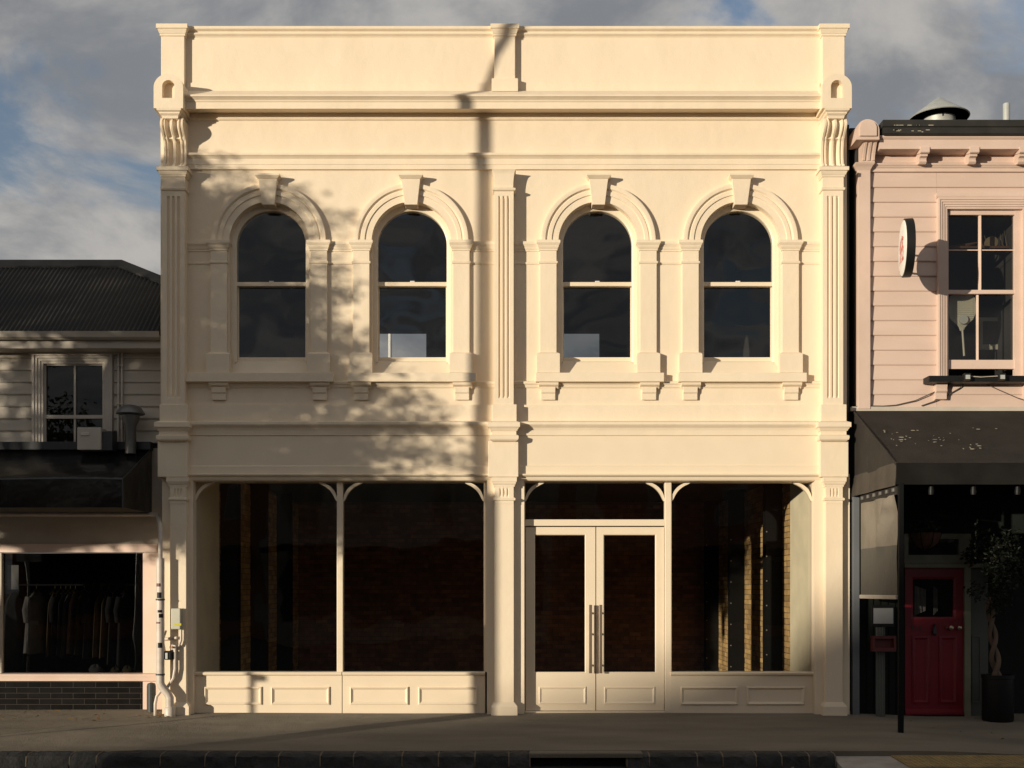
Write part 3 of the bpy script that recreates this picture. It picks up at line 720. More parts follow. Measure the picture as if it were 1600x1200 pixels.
cap((GX0, yr, zr), (xh, yr, zr), 'ridge_cap'); cap((xh, yr, zr), (GX1, yhe, zhe), 'hip_cap')
MB().add([(GX0, yr, zr-.01), (xh, yr, zr-.01), (GX1, yhe, zhe-.01), (GX1, 2*yr-YE, zhe-.6), (GX0, 2*yr-YE, ze)], [(0,1,3,4), (1,2,3)]).build('rear_slope', 'charcoal_iron', roof, recalc=False)
# awning
YA0, YA1 = .36, -.78
ax1 = X(237, YA0)
aw = thing('awning', '', '', (-7, YA0, gz(800))); del aw['label']; del aw['category']; child(aw, gs)
zt_, zf_, zbm = Z(703,.3), Z(748, YA1), Z(793, YA1)
m = MB(); rings = []
for x in lin(GX0, ax1, 20):
    sag = .03*math.sin((x-GX0)*1.9)*math.exp(-(ax1-x)*.2)*(1 if x < ax1-.05 else 0)
    rings.append([(x, YA0, zt_), (x, YA0-.06, zt_), (x, (YA0+YA1)/2, (zt_+zf_)/2-.015+sag*.3), (x, YA1+.03, zf_+.02+sag*.4), (x, YA1, zf_-.01+sag*.4), (x, YA1-.008+sag*.2, (zf_+zbm)/2), (x, YA1, zbm), (x, YA1+.04, zbm), (x, YA1+.05, zbm+.3), (x, YA0, zt_-.02)])
m.loft(rings).build('awning_cover', 'vinyl_black', aw, 40)
MB().box(GX0, ax1+.012, YA0-.09, YA0+.03, Z(703,.3), Z(690.5,.3)).build('head_flashing', 'dark_metal', aw, bevel=.004)
MB().add([(ax1+.002,YA0,zt_),(ax1+.002,YA1,zf_),(ax1+.002,YA1,zbm),(ax1+.002,YA0,Z(802,YA0))], [(0,1,2,3)]).build('awning_side', 'vinyl_black', aw, recalc=False)
MB().tube([(ax1, YA1-.004, zbm), (ax1, YA1-.004, zf_), (ax1, YA0-.03, zt_+.01)], .008, 6).build('awning_piping', 'dark_metal', aw)
# lower front
ys = YLW+.02
MB().box(GX0, gx(224), ys, ys+.15, gz(863), gz(700)).build('shopfront_head', 'greytrim', gs)
MB().box(GX0, gx(245), ys-.02, ys-.001, gz(863), gz(850)).build('head_trim', 'pale_pink', gs)
MB().box(gx(222.5), GX1, ys-.001, ys+.15, 0, gz(864)).build('jamb', 'pale_pink', gs)
MB().box(gx(224.1), GX1, ys, ys+.15, gz(864), gz(700)).build('side_boarding', 'greyboard', gs)
MB().mould(GX0, gx(246), ys-.005, ys+.15, [(0,gz(1065)),(.02,gz(1064)),(.03,gz(1056)),(.035,gz(1055)),(.035,gz(1053.5)),(.0,gz(1052))], 0, 1).build('window_ledge', 'pale_pink', gs, 40)
sw = thing('shop_window', '', '', (-7, ys, gz(1053))); del sw['label']; del sw['category']; child(sw, gs)
MB().add([(GX0,ys+.05,gz(1053)),(gx(222.5),ys+.05,gz(1053)),(gx(222.5),ys+.05,gz(863)),(GX0,ys+.05,gz(863))], [(0,1,2,3)]).build('pane', 'glass_dim', sw, recalc=False)
MB().box(gx(-3), gx(1.6), ys-.01, ys+.08, gz(1052), gz(864)).build('mullion', 'greytrim', sw)
MB().box(GX0, gx(245.5), ys+.012, ys+.15, -.05, gz(1065)).build('plinth_wall', 'grout', gs)
tl = MB().box(0, .294, ys+.009, ys+.02, 0, .0675).build('tile', 'black_tile', gs, bevel=.003); fst = True
for r in range(5):
    z = -.0+r*.0755+.005; x = GX0+4*.302*0-(.151 if r % 2 else 0)
    while x < gx(240):
        x0, x1 = max(x, GX0), min(x+.293, gx(241.5))
        if x1-x0 > .03 and x1 > gx(-60):
            if fst: o = tl; fst = False
            else: o = tl.copy(); COL.objects.link(o); o.parent = gs
            o.matrix_parent_inverse = Matrix.Translation(-gs.location); o.location = (x0, 0, z); o.scale = ((x1-x0)/.294, 1, 1)
        x += .302
room = MB(); room.add([(GX0,ys+.16,gz(864)),(GX1,ys+.16,gz(864)),(GX1,4,gz(864)),(GX0,4,gz(864)),(GX0,ys+.16,.3),(GX1,ys+.16,.3),(GX1,4,.3),(GX0,4,.3)], [(0,1,2,3),(4,5,6,7),(3,2,6,7),(0,3,7,4),(1,2,6,5)])
room.build('shop_room', 'dark_room', gs, recalc=False)
MB().box(GX0, gx(222), ys+.1, ys+.6, gz(1053)-.06, gz(1053)-.02).build('display_shelf', 'dark_floor', gs)
for py in (923, 962): MB().box(gx(205), gx(240), 1.5, 1.8, Z(py,1.5), Z(py,1.5)+.03).build('wall_shelf', 'cloth_tan', gs)

# garments on a rail
YC = 1.25; ZR_ = Z(914, YC)
rail = MB().tube([(X(-60,YC), YC, ZR_), (X(215,YC), YC, ZR_)], .014, 8).tube([(X(-50,YC), YC, ZR_), (X(-50,YC), YC, .3)], .014, 8).tube([(X(212,YC), YC, ZR_), (X(212,YC), YC, .3)], .014, 8).build('clothes_rail', 'dark_metal')
tag(rail, 'dark metal clothes rail behind the left shop window', 'clothes rail')
GAR = [(22,1045,'cloth_grey',.10,'long grey coat at the left end of the rail'), (57,1018,'cloth_white',.13,'white shirt with rolled sleeve hanging left of the rail'),
       (86,1023,'cloth_tan',.07,'tan jacket, leftmost of the brown garments'), (95,1020,'cloth_dark',.07,'dark garment right beside the leftmost tan jacket'), (103,1021,'cloth_grey',.05,'narrow grey garment left of the pale grey shirt'),
       (110,1024,'cloth_grey',.09,'mid grey shirt left of the pale peach garment'), (118,1018,'cloth_pink',.07,'pale peach garment in the middle of the rail'), (132,1020,'cloth_olive',.09,'olive garment right of the pale peach one'),
       (145,1025,'cloth_dark',.09,'black garment between the olive and brown ones'), (158,1023,'cloth_tan',.07,'brown jacket, left of the right hand pair'), (170,1024,'cloth_tan',.08,'brown jacket, right of the right hand pair'),
       (183,1035,'cloth_dark',.10,'black coat near the right end of the rail'), (197,1040,'cloth_dark',.12,'dark garment with light cuff at right end of the rail')]
for px, pb, mt, w, lab in GAR:
    x = X(px, YC); zt0_ = ZR_-.075; zb_ = Z(pb, YC); g = thing('garment', lab, 'garment', (x, YC, zb_), 'clothes hanging in the left shop')
    m = MB(); rings = []; ph = random.uniform(0, 6); tw = random.uniform(-.35, .35)
    for t in lin(0, 1, 12):
        z = zt0_-.02+(zb_-zt0_)*t; k = (.25+.75*sst(0,.12,t))*(1+.25*t); dep = .06+.17*sst(0,.16,t)+.03*t; sh = -.03*t+.06*sst(0,.3,t)*(tw)
        rings.append([(x+sh+w*.5*k*math.cos(a)*(1+.35*math.sin(3*a+ph)*t)+tw*dep*math.sin(a)*.4, YC+dep*math.sin(a), z+.012*math.sin(4*a+ph)*(t > .95)) for a in [2*math.pi*i/20 for i in range(20)]])
    m.loft(rings).build('cloth', mt, g, 60)
    if mt in ('cloth_white', 'cloth_dark'):
        MB().tube([(x-w*.2, YC-.2, zt0_-.1), (x-w*.45, YC-.24, zt0_-.28), (x-w*.3, YC-.25, zt0_-.45)], [.05,.045,.035], 8).build('sleeve', mt, g, 60)
    MB().tube([(x, YC-.18, zt0_-.05), (x, YC, zt0_+.02), (x, YC+.18, zt0_-.05)], .008, 6).tube([(x, YC, zt0_+.02), (x, YC, ZR_-.005), (x+.01, YC+.015, ZR_+.02), (x, YC+.03, ZR_)], .004, 5).build('hanger', 'brass', g)
SHO = [(150,1044,'pale patterned bag on the shop window display',.11), (180,1047,'grey folded scarf on the display at right',.07), (200,1049,'dark grey folded cloth at the display right end',.09), (72,1046,'small white card folded on display floor',.035)]
for px, py, lab, r in SHO:
    y = .85; m = MB(); x = X(px, y); z0 = gz(1053)-.02; rings = []
    for t in lin(0, 1, 7):
        q = r*.9*math.sqrt(max(.02, 1-(t*1.0)**2.4))
        rings.append([(x+q*(1+.25*math.sin(3*a+t*5))*math.cos(a), y+q*.8*math.sin(a), z0+t*r*1.0+.02*math.sin(5*a+px)*t) for a in [2*math.pi*i/14 for i in range(14)]])
    tag(m.loft(rings).build('display_item', 'cloth_grey' if r in (.11,.035) else 'cloth_olive', None, 60), lab, 'clothing')
yn = ys+.075
nt_ = MB().box(X(11.5,yn), X(29,yn), yn, yn+.004, Z(921,yn), Z(883,yn)).build('paper_notice', 'paper')
tag(nt_, 'pale paper notice stuck inside the left shop window', 'notice')

# flue, heat pump and pipes above the awning
fx, fy = X(204,.15), .15; zb = Z(703,.15)
fl = thing('mushroom_flue', 'dark metal mushroom capped flue standing on the left awning', 'flue', (fx, fy, zb))
MB().lathe(fx, fy, [(.072,zb-.05),(.072,Z(666,fy)),(.115,Z(655,fy)),(.115,Z(648,fy))], 20).build('flue_pipe', 'flue_grey', fl, 40)
MB().lathe(fx, fy, [(.10,Z(650,fy)),(.185,Z(647,fy)),(.18,Z(645,fy)),(.13,Z(636,fy)),(.08,Z(633.5,fy)),(.0,Z(633,fy))], 24).build('flue_cap', 'flue_grey', fl, 40)
hx0, hx1 = X(124,.1), X(161,.1)
hp = thing('heat_pump_box', 'small pale grey equipment box on the awning below the window', 'equipment box', ((hx0+hx1)/2, .15, Z(691,.1)))
MB().box(hx0, hx1, .02, .24, Z(704,.1), Z(669,.1)).build('casing', 'greytrim', hp, bevel=.008)
MB().box(hx0+.05, hx0+.16, .008, .03, Z(682,.1), Z(677,.1)).build('latch', 'pvc', hp, bevel=.004)
MB().px([(.06,Z(704,.1)),(.06,Z(675,.1)),(.25,Z(671,.1)),(.25,Z(704,.1))], hx1+.003, X(177,.1)).build('hood', 'dark_metal', hp)
for px, lab in ((187,'thin pale pipe left of the pair beside the upper window'), (192.5,'thin pale pipe right of the pair beside the upper window')):
    o = MB().tube([(gx(px), YLW-.05, gz(546)), (gx(px), YLW-.05, gz(700))], .014, 8)
    for zz in (gz(572), gz(632)): o.box(gx(px)-.02, gx(px)+.02, YLW-.07, YLW-.03, zz-.01, zz+.012)
    tag(o.build('wall_pipe', 'pvc'), lab, 'pipe', 'thin wall pipes')

# downpipe and meters between the shops
yp = -.24
dp = thing('downpipe', 'white plastic downpipe with stickers between the two left shops', 'downpipe', (X(264,yp), yp, 0))
x0 = X(250.5, yp)
MB().tube([(X(-30,.28), .28, Z(803.5,.28)), (X(238,.28), .28, Z(803.5,.28)), (X(243.5,.26), .26, Z(804,.26)), (X(247,.24), .24, Z(807,.24)), (X(248.5,.1), .1, Z(812,.1)), (X(250,-.2), -.2, Z(822,-.2)), (X(250.5,yp), yp, Z(832,yp)), (X(250.5,yp), yp, Z(876,yp))], .03, 10).build('upper_pipe', 'pvc', dp, 50)
MB().tube([(x0, yp, Z(872,yp)), (x0, yp, Z(1066,yp)), (x0+.015, yp, Z(1072,yp)), (X(262,yp), yp, Z(1084,yp)), (X(265,yp), yp, Z(1090,yp)), (X(265.5,yp), yp, .0)], .052, 14).build('lower_pipe', 'pvc', dp, 50)
MB().lathe(X(265.5,yp), yp, [(.07,-.01),(.07,.10),(.06,.115)], 16).build('pipe_collar', 'pvc', dp, 40)
for py in (938, 1055): MB().lathe(x0, yp, [(.058,Z(py,yp)),(.058,Z(py-2.5,yp))], 14).build('pipe_strap', 'dark_metal', dp)
for i, (py, h, mt, a) in enumerate(((914,5,'dark_red',-1.8),(930,9,'black_plastic',-1.6),(937,3,'black_plastic',-1.2),(955,4,'black_plastic',-1.4),(962,6,'black_plastic',-1.1),(973,2.5,'dark_red',-1.9),(1008,8,'black_plastic',-1.35))):
    m = MB(); rg = []
    for q in lin(a-.55, a+.55, 6): rg.append([(x0+.0535*math.cos(q), yp+.0535*math.sin(q), Z(py+h*.5,yp)), (x0+.0535*math.cos(q), yp+.0535*math.sin(q), Z(py-h*.5,yp))])
    m.loft(rg, False, False).build('sticker', mt, dp, recalc=False)
o = MB().lathe(X(236.5,.2), .2, [(.058,-.01),(.058,Z(1072,.2)),(.05,Z(1068,.2)),(.0,Z(1066,.2))], 16).build('standpipe', 'pvc_dark')
tag(o, 'short dark grey standpipe beside black tiles', 'pipe')
o = MB().tube([(X(a_,-.19), -.19, Z(b_,-.19)) for a_, b_ in ((242.5,1121),(242.5,1100),(245,1088),(252,1079),(262,1073),(271,1060),(273.5,1045),(273.5,1008))], .02, 8).build('conduit', 'pvc')
tag(o, 'bent pale conduit curling up from the pavement to the regulator', 'conduit')
mb_ = thing('meter_box', 'pale green meter box with yellow label on the left pier', 'meter box', (X(276,-.16), -.13, Z(983,-.16)))
MB().box(X(269.5,-.17), X(284,-.17), -.235, -.132, Z(983,-.17), Z(950.5,-.17)).build('casing', 'meter', mb_, bevel=.01)
MB().box(X(272,-.24), X(283,-.24), -.239, -.2362, Z(977.5,-.24), Z(974,-.24)).build('label', 'yellow_label', mb_)
gr = thing('gas_regulator', 'black gas regulator with brass fitting below the meter box', 'regulator', (X(263,-.1), -.1, Z(1030,-.1)))
MB().box(X(257,-.2), X(270,-.2), -.24, -.14, Z(1031,-.2), Z(1017,-.2)).build('body', 'black_plastic', gr, bevel=.02)
MB().box(X(258,-.25), X(262,-.25), -.25, -.238, Z(1030,-.25), Z(1020,-.25)).build('dial', 'galv', gr, bevel=.004)
MB().lathe(0, 0, [(.0,-.03),(.035,-.03),(.035,.03),(.0,.03)], 12).build('valve', 'meter', gr, 40).matrix_basis = Matrix.Translation((X(270.5,-.16), -.17, Z(1011,-.16))) @ Matrix.Rotation(R(90), 4, 'X')
MB().lathe(0, 0, [(.0,-.035),(.014,-.035),(.014,.035),(.0,.035)], 10).build('valve_cap', 'orange', gr, 40).matrix_basis = Matrix.Translation((X(270.5,-.16), -.2, Z(1011,-.16))) @ Matrix.Rotation(R(90), 4, 'X')
MB().tube([(X(283,-.17), -.17, Z(983,-.17)), (X(283,-.17), -.17, Z(1000,-.17)), (X(280,-.17), -.17, Z(1009,-.17)), (X(271,-.17), -.17, Z(1012,-.17))], .016, 8).build('supply_tube', 'pvc', gr, 50)
MB().tube([(X(253,-.1), -.05, Z(999,-.1)), (X(277,-.17), -.17, Z(996.5,-.17))], .02, 8).build('cross_pipe', 'pvc', gr, 50)
MB().tube([(X(272,-.1), -.12, Z(1030,-.1)), (X(272.5,-.1), -.1, Z(1046,-.1))], .014, 8).build('warning_tape', 'orange', gr, 50)
MB().tube([(X(259,-.05), -.05, Z(985)), (X(254,-.05), -.05, Z(1000)), (X(255,-.05), -.07, Z(1020)), (X(252,-.05), -.05, Z(1040)), (X(257,-.03), -.02, Z(1070))], .008, 6).build('meter_cable', 'cable', gr, 50)

# ------------------------------------------------------------ pink weatherboard shop on the right
YP = .05
ps = thing('pink_shop', 'pink weatherboard shop with bracketed eaves and dark canvas awning, right of cream building', 'building', (6.5, YP, 0))
PX0, PX1 = X(1337), 9.5
px_ = lambda p: X(p, YP); pz_ = lambda p: Z(p, YP)
m = MB()
m.box(PX0+.01, px_(1478.5), YP+.02, 8, pz_(640), pz_(215)).box(px_(1597), PX1, YP+.02, 8, pz_(640), pz_(215))
m.box(px_(1478.5), px_(1597), YP+.02, 8, pz_(640), pz_(598)).box(px_(1478.5), px_(1597), YP+.02, 8, pz_(327), pz_(215)).box(px_(1478.5), px_(1597), 1.6, 8, pz_(598), pz_(327))
m.build('wall_core', 'dark_interior', ps)
MB().box(XR+.012, XR+.06, .1, .6, 0, Z(190)).build('gap_shade_strip', 'gutter_black', ps)  # black strip filling the gap between the shops; its shade is put into colour
bd = MB().px([(YP+.025,0),(YP-.02,0),(YP-.024,.012),(YP-.004,.196),(YP+.025,.196)], 0, 1).build('board', 'pink', ps)
DZP = 23.1*15.05/F; zs = pz_(293.5)-DZP*15
f = boards(px_(1357), px_(1463)-.002, pz_(640), pz_(270), bd, ps, DZP, zs, True)
boards(px_(1463), PX1, pz_(310), pz_(270), bd, ps, DZP, zs+14*DZP+.0, False)
boards(px_(1463)+.001, PX1, pz_(640), pz_(601), bd, ps, DZP, zs, False)
cp = MB().box(px_(1338), px_(1357.5), -.02, YP+.03, pz_(640), Z(266)).build('corner_pilaster', 'pink_trim', ps, bevel=.004)
MB().mould(px_(1338.5), px_(1357), -.02, YP+.03, [(0,Z(267)),(.012,Z(264)),(.03,Z(260)),(.04,Z(259)),(.05,Z(256.5)),(.02,Z(255))]).build('capital', 'pink_trim', cp, 40)
rings = []
for t in lin(0, 1, 14): rings.append([(px_(1341), -.06-.16*t**1.6, Z(256)+(Z(222)-Z(256))*t), (px_(1366)-.03, -.06-.16*t**1.6, Z(256)+(Z(222)-Z(256))*t), (px_(1366)-.03, .04, Z(256)+(Z(222)-Z(256))*t), (px_(1341), .04, Z(256)+(Z(222)-Z(256))*t)])
con = MB().loft(rings).build('console', 'pink_trim', ps, 30)
for q in range(3):
    xx = px_(1343.5)+q*.062; rr = [[(xx, -.073-.16*t**1.6, Z(256)+(Z(222)-Z(256))*t), (xx+.03, -.073-.16*t**1.6, Z(256)+(Z(222)-Z(256))*t), (xx+.03, -.05-.16*t**1.6, Z(256)+(Z(222)-Z(256))*t), (xx, -.05-.16*t**1.6, Z(256)+(Z(222)-Z(256))*t)] for t in lin(.06, .9, 12)]
    MB().loft(rr).build('reed', 'pink_trim', con)
yb_ = -.24; xc = X(1356,yb_); r_ = X(1374,yb_)-xc; n = 16
def tomb(r, zb, y0, y1, h): return MB().py([(xc-r, zb)]+[(xc-r*math.cos(math.pi*i/n), zb+h+r*.95*math.sin(math.pi*i/n)) for i in range(n+1)]+[(xc+r, zb)], y0, y1)
tb = tomb(r_, Z(218,yb_), yb_, .1, .12).build('corner_block', 'pink_trim', ps, 40)
tomb(r_*.72, Z(213,yb_), yb_-.025, yb_+.01, .10).build('corner_boss', 'pink_trim', tb, 40)
# eaves
YEP = -.2
MB().mould(px_(1366), PX1, YEP+.04, .1, [(0,Z(231.5,YEP)),(.008,Z(231,YEP)),(.008,Z(217,YEP)),(.03,Z(214,YEP)),(.03,Z(211,YEP))], 0, 0).build('eaves_fascia', 'pink_trim', ps, 40)
MB().mould(px_(1372), PX1, YEP-.02, .15, [(0,Z(212,YEP)),(.02,Z(210,YEP)),(.02,Z(201,YEP)),(.035,Z(199.5,YEP)),(.035,Z(190,YEP)),(.02,Z(189,YEP))], 1, 0).build('gutter', 'gutter_black', ps, 40)
for q in range(16):
    a = random.uniform(1380,1450); b = random.choice((198.3, 205, 206.5, 208)); y = YEP-.0425 if b > 201 else YEP-.0575
    MB().box(X(a,YEP), X(a+random.uniform(2,8),YEP), y, y+.004, Z(b,YEP)-.004, Z(b,YEP)+.004).build('paint_chip', 'bird_marks', ps)
MB().mould(px_(1357), PX1, YP-.02, YP+.02, [(0,pz_(270)),(.014,pz_(269.5)),(.014,pz_(264.5)),(.02,pz_(264)),(.036,pz_(261.5)),(.036,pz_(261)),(.048,pz_(260.5)),(.048,pz_(257.8)),(.0,pz_(256.5))], 0, 0).build('frieze_moulding', 'pink_trim', ps, 40)
MB().box(px_(1357), PX1, YP-.012, YP+.02, pz_(255), pz_(233)).build('frieze', 'pink', ps)
for p in (1436, 1512.5, 1589, 1665):
    b = MB(); x0, x1 = px_(p-6), px_(p+5)
    b.px([(YP-.01,Z(240)),(-.165,Z(240,-.16)),(-.185,Z(238,-.17)),(-.185,Z(230,-.17)),(YP-.01,pz_(230))], x0-.012, x1+.012)
    b.px([(YP-.01,Z(257)),(-.03,Z(257.5,-.03)),(-.09,Z(256,-.09)),(-.11,Z(252.5,-.11)),(-.095,Z(249,-.1)),(-.105,Z(247,-.1)),(-.145,Z(244,-.14)),(-.15,Z(239.5,-.14)),(YP-.01,Z(239.5))], x0, x1)
    b.build('eaves_bracket', 'pink_trim', ps, 30)
MB().px([(.1,Z(200,.1)),(8,Z(200,.1)+.9),(8,Z(200,.1)+.8),(.1,Z(206,.1))], XR+.07, PX1).build('roof', 'charcoal_iron', ps)
# upper window
pw = thing('window', '', '', (px_(1535), YP, pz_(577))); del pw['label']; del pw['category']; child(pw, ps)
architrave(pw, 'pink_trim', px_(1478.5), px_(1597), pz_(598), pz_(327.5), .135, YP-.015, 5)
MB().mould(px_(1462), px_(1613), YP-.05, YP+.02, [(0,pz_(312)),(.008,pz_(311)),(.016,pz_(309)),(.01,pz_(307)),(.0,pz_(303))]).build('head_mould', 'pink_trim', pw)
yw = YP+.07
fr = MB(); fr.box(px_(1478.5), px_(1483), yw-.05, yw+.02, pz_(598), pz_(327)).box(px_(1587), px_(1597), yw-.05, yw+.02, pz_(598), pz_(327)).box(px_(1483), px_(1587), yw-.045, yw+.02, pz_(334.5), pz_(327))
fr.build('window_frame', 'pink_trim', pw)
MB().box(px_(1483), px_(1587), yw-.04, yw+.03, pz_(458), pz_(452)).build('meeting_rail', 'pink_trim', pw)
MB().box(px_(1480.5), px_(1589), yw-.03, yw+.03, Z(577,yw), Z(563,yw)).build('bottom_rail', 'pink_trim', pw)
MB().box(px_(1532), px_(1535.3), yw-.025, yw+.01, pz_(452), pz_(334.5)).build('glazing_bar', 'pale_pink', pw); MB().box(px_(1529.5), px_(1532.5), yw+.003, yw+.03, pz_(563), pz_(458)).build('glazing_bar', 'pale_pink', pw)
MB().box(px_(1483), px_(1587), yw-.01, yw+.008, pz_(389.2), pz_(388)).build('shelf_edge', 'pale_pink', pw)
MB().add([(px_(1483),yw,pz_(452)),(px_(1587),yw,pz_(452)),(px_(1587),yw,pz_(334)),(px_(1483),yw,pz_(334))], [(0,1,2,3)]).build('pane', 'glass_old', pw, recalc=False)
MB().add([(px_(1483),yw+.015,pz_(563)),(px_(1587),yw+.015,pz_(563)),(px_(1587),yw+.015,pz_(458)),(px_(1483),yw+.015,pz_(458))], [(0,1,2,3)]).build('pane', 'glass_old', pw, recalc=False)
# opening in wall core is replaced by a shallow room box
MB().px([(YP-.03,pz_(600)),(-.06,Z(599,-.05)),(-.06,Z(597,-.05)),(YP+.05,pz_(596))], px_(1455), px_(1620)).build('window_sill', 'pink_trim', pw)
for p in (1467, 1605):
    MB().px([(YP-.01,pz_(626)),(-.03,pz_(625)),(-.035,pz_(616)),(-.06,pz_(613)),(-.05,pz_(609)),(-.07,pz_(600)),(YP-.01,pz_(600))], px_(p-8.5), px_(p+8.5)).build('sill_bracket', 'pink_trim', pw, 30)
# things behind the pink shop's upper window
YI = .2
pd = thing('paddle_shape', 'pale ribbed paddle shape behind the pink shop window pane', 'ornament', (X(1503,YI), YI, Z(558,YI)))  # ribbed paddle shape modelled as a solid just behind the pane
pts = [(1484,464),(1487,461),(1520,461),(1524,465),(1526,478),(1525,490),(1521,499),(1514,505),(1508,512),(1506,517),(1501,517),(1499,511),(1492,505),(1485,499),(1482,490),(1482,476)]
MB().py([(X(a,YI), Z(b,YI)) for a, b in pts], YI, YI+.03).build('blade', 'ivory', pd, bevel=.008)
for q in range(11):
    zz = Z(467+q*3,YI); MB().box(X(1489,YI), X(1521,YI), YI-.006, YI+.002, zz-.004, zz+.004).build('rib', 'ivory', pd)
MB().lathe(0, 0, [(.0,-.03),(.05,-.03),(.06,0),(.06,.02),(.0,.02)], 16).build('boss', 'galv', pd, 40).matrix_basis = Matrix.Translation((X(1504,YI), YI-.02, Z(500,YI))) @ Matrix.Rotation(R(90), 4, 'X')
MB().tube([(X(1504,YI), YI+.01, Z(512,YI)), (X(1507,YI), YI+.01, Z(556,YI))], .014, 8).build('handle', 'ivory', pd, 50)
pf = thing('picture_frame', 'grey picture frame leaning behind the pink shop window', 'picture frame', (X(1552,.8), .8, Z(548,.8)))
x0, x1, z0, z1 = X(1530,.8), X(1570,.8), Z(546,.8), Z(496,.8)
MB().loft([[(x0+.05,.83,z0+.07),(x1-.05,.83,z0+.07),(x1-.05,.83,z1-.05),(x0+.05,.83,z1-.05)], [(x0+.05,.8,z0+.07),(x1-.05,.8,z0+.07),(x1-.05,.8,z1-.05),(x0+.05,.8,z1-.05)], [(x0,.8,z0),(x1,.8,z0),(x1,.8,z1),(x0,.8,z1)], [(x0,.84,z0),(x1,.84,z0),(x1,.84,z1),(x0,.84,z1)]], cap=False).build('frame', 'ivory', pf)
MB().box(x0+.05, x1-.05, .822, .828, z0+.07, z1-.05).build('picture', 'dark_room', pf)
MB().box(px_(1483), px_(1587), .25, .55, Z(386,.3)-.03, Z(386,.3)).build('shelf', 'coir', ps)
o = MB().lathe(0, 0, [(.0,-.05),(.075,-.05),(.085,0),(.075,.05),(.0,.05)], 18).build('round_jar', 'cloth_tan', None, 40); o.matrix_basis = Matrix.Translation((X(1551,.35), .4, Z(386,.3)+.085)) @ Matrix.Rotation(R(90), 4, 'X')
tag(o, 'round tan jar lying on the shelf in the pink shop window', 'jar')
m = MB()
for q in range(9):
    x = X(1535+q*5,.4); m.tube([(x, .42, Z(386,.3)), (x+random.uniform(-.05,.08), .44, Z(386,.3)+random.uniform(.12,.3))], [.006,.002], 5)
tag(m.build('dried_stems', 'cloth_tan'), 'dried stems beside the round jar on the window shelf', 'dried stems')
for p, h in ((1500, 40), (1520, 60)):
    pass
o = MB().tube([(X(1484,.35), .4, Z(384,.3)+.02), (X(1510,.35), .36, Z(384,.3)+.025), (X(1530,.35), .4, Z(379,.3)+.03)], [.018,.025,.012], 7).build('driftwood', 'coir', None, 50)
tag(o, 'dark piece of driftwood at the left of the window shelf', 'driftwood')
# black tray and lamps under the window
yt = -.16
tr = thing('light_rail', 'black metal rail with small spotlights across the pink shop window sill', 'light rail', (X(1540,yt), yt, Z(597,yt)))
MB().box(X(1450,yt), X(1650,yt), yt-.03, YP-.03, Z(597,yt), Z(587.5,yt)).build('rail', 'black_plastic', tr, bevel=.006)
for p in (1508, 1562):
    s = MB().box(X(p-6,yt), X(p+5,yt), yt-.1, yt-.028, Z(596,yt), Z(585,yt)).build('spotlight', 'black_plastic', tr, bevel=.008)
    MB().box(X(p-4,yt), X(p+3,yt), yt-.104, yt-.1, Z(594.5,yt), Z(588,yt)).build('lens', 'galv', s)
MB().tube([(X(1512,yt), yt-.05, Z(589,yt)), (X(1530,yt), yt-.06, Z(590.5,yt)), (X(1560,yt), yt-.05, Z(588.5,yt))], .005, 5).build('lamp_cable', 'pvc', tr)
wy = YP-.04
def wire(pts, lab): tag(MB().tube([(X(a,wy), wy, Z(b,wy)) for a, b in pts], .007, 5).build('cable', 'cable', None, 60), lab, 'cable', 'cables on the pink wall')
wire([(1335,637),(1341,634),(1346,622),(1352,609),(1355,613),(1357,634),(1380,634.5),(1400,633),(1430,626),(1450,617),(1475,606),(1488,598)], 'long slack cable sagging from corner pilaster to window sill')
wire([(1440,634),(1460,627),(1480,618),(1500,606),(1509,597)], 'short cable rising from the awning to the light rail')
wire([(1538,599),(1560,609),(1590,622),(1625,632)], 'cable falling to the right below the window')
# round projecting sign
sg = thing('round_sign', 'round black rimmed projecting sign with red brush mark, on the pink wall', 'sign', (X(1411,-.6), -.6, Z(388,-.6)))
sg.rotation_euler = (0, 0, R(-10.5))
r0 = .35; th = .10
def disc(prof, mt, nm, sm=40):
    o = MB().lathe(0, 0, prof, 48).build(nm, mt, None, sm); o.parent = sg; o.rotation_euler = (0, R(90), 0); return o
disc([(r0-.02,-.005),(r0,0),(r0+.006,.004),(r0+.006,th-.004),(r0,th),(0,th)], 'black_plastic', 'rim')
disc([(0,-.012),(r0-.03,-.012),(r0-.012,-.004),(r0-.012,.01),(0,.01)], 'white_face', 'face')
m = MB()   # red brush strokes on the face, local coords: x = -.0135 plane
def stroke(pts, w):
    n = len(pts); vs_ = []
    for i, (a, b) in enumerate(pts):
        p0 = pts[max(i-1,0)]; p1 = pts[min(i+1,n-1)]; d = Vector((p1[0]-p0[0], p1[1]-p0[1])).normalized(); k = w*(.5+.5*math.sin(math.pi*(i+.6)/n))
        vs_ += [(-.0135, a-d.y*k, b+d.x*k), (-.0135, a+d.y*k, b-d.x*k)]
    m.add(vs_, [(2*i, 2*i+2, 2*i+3, 2*i+1) for i in range(n-1)])
stroke([(.20,.02),(.1,.10),(0,.13),(-.12,.09)], .03); stroke([(.12,.12),(.10,0),(.14,-.12),(.2,-.16)], .028); stroke([(-.08,.12),(-.04,.02),(-.1,-.08),(-.04,-.17)], .03)
stroke([(.16,-.02),(.02,.0),(-.14,-.02)], .022); stroke([(.02,.16),(.0,.04),(.02,-.1)], .02); stroke([(.1,-.15),(0,-.13),(-.14,-.16)], .025)
mk = m.build('brush_mark', 'red_ink', None, recalc=False); mk.parent = sg
o = MB().tube([(.06, .3, -.12), (.06, .66, -.12)], .014, 8).tube([(.06, .3, .12), (.06, .66, .12)], .014, 8).build('bracket', 'black_plastic', None); o.parent = sg
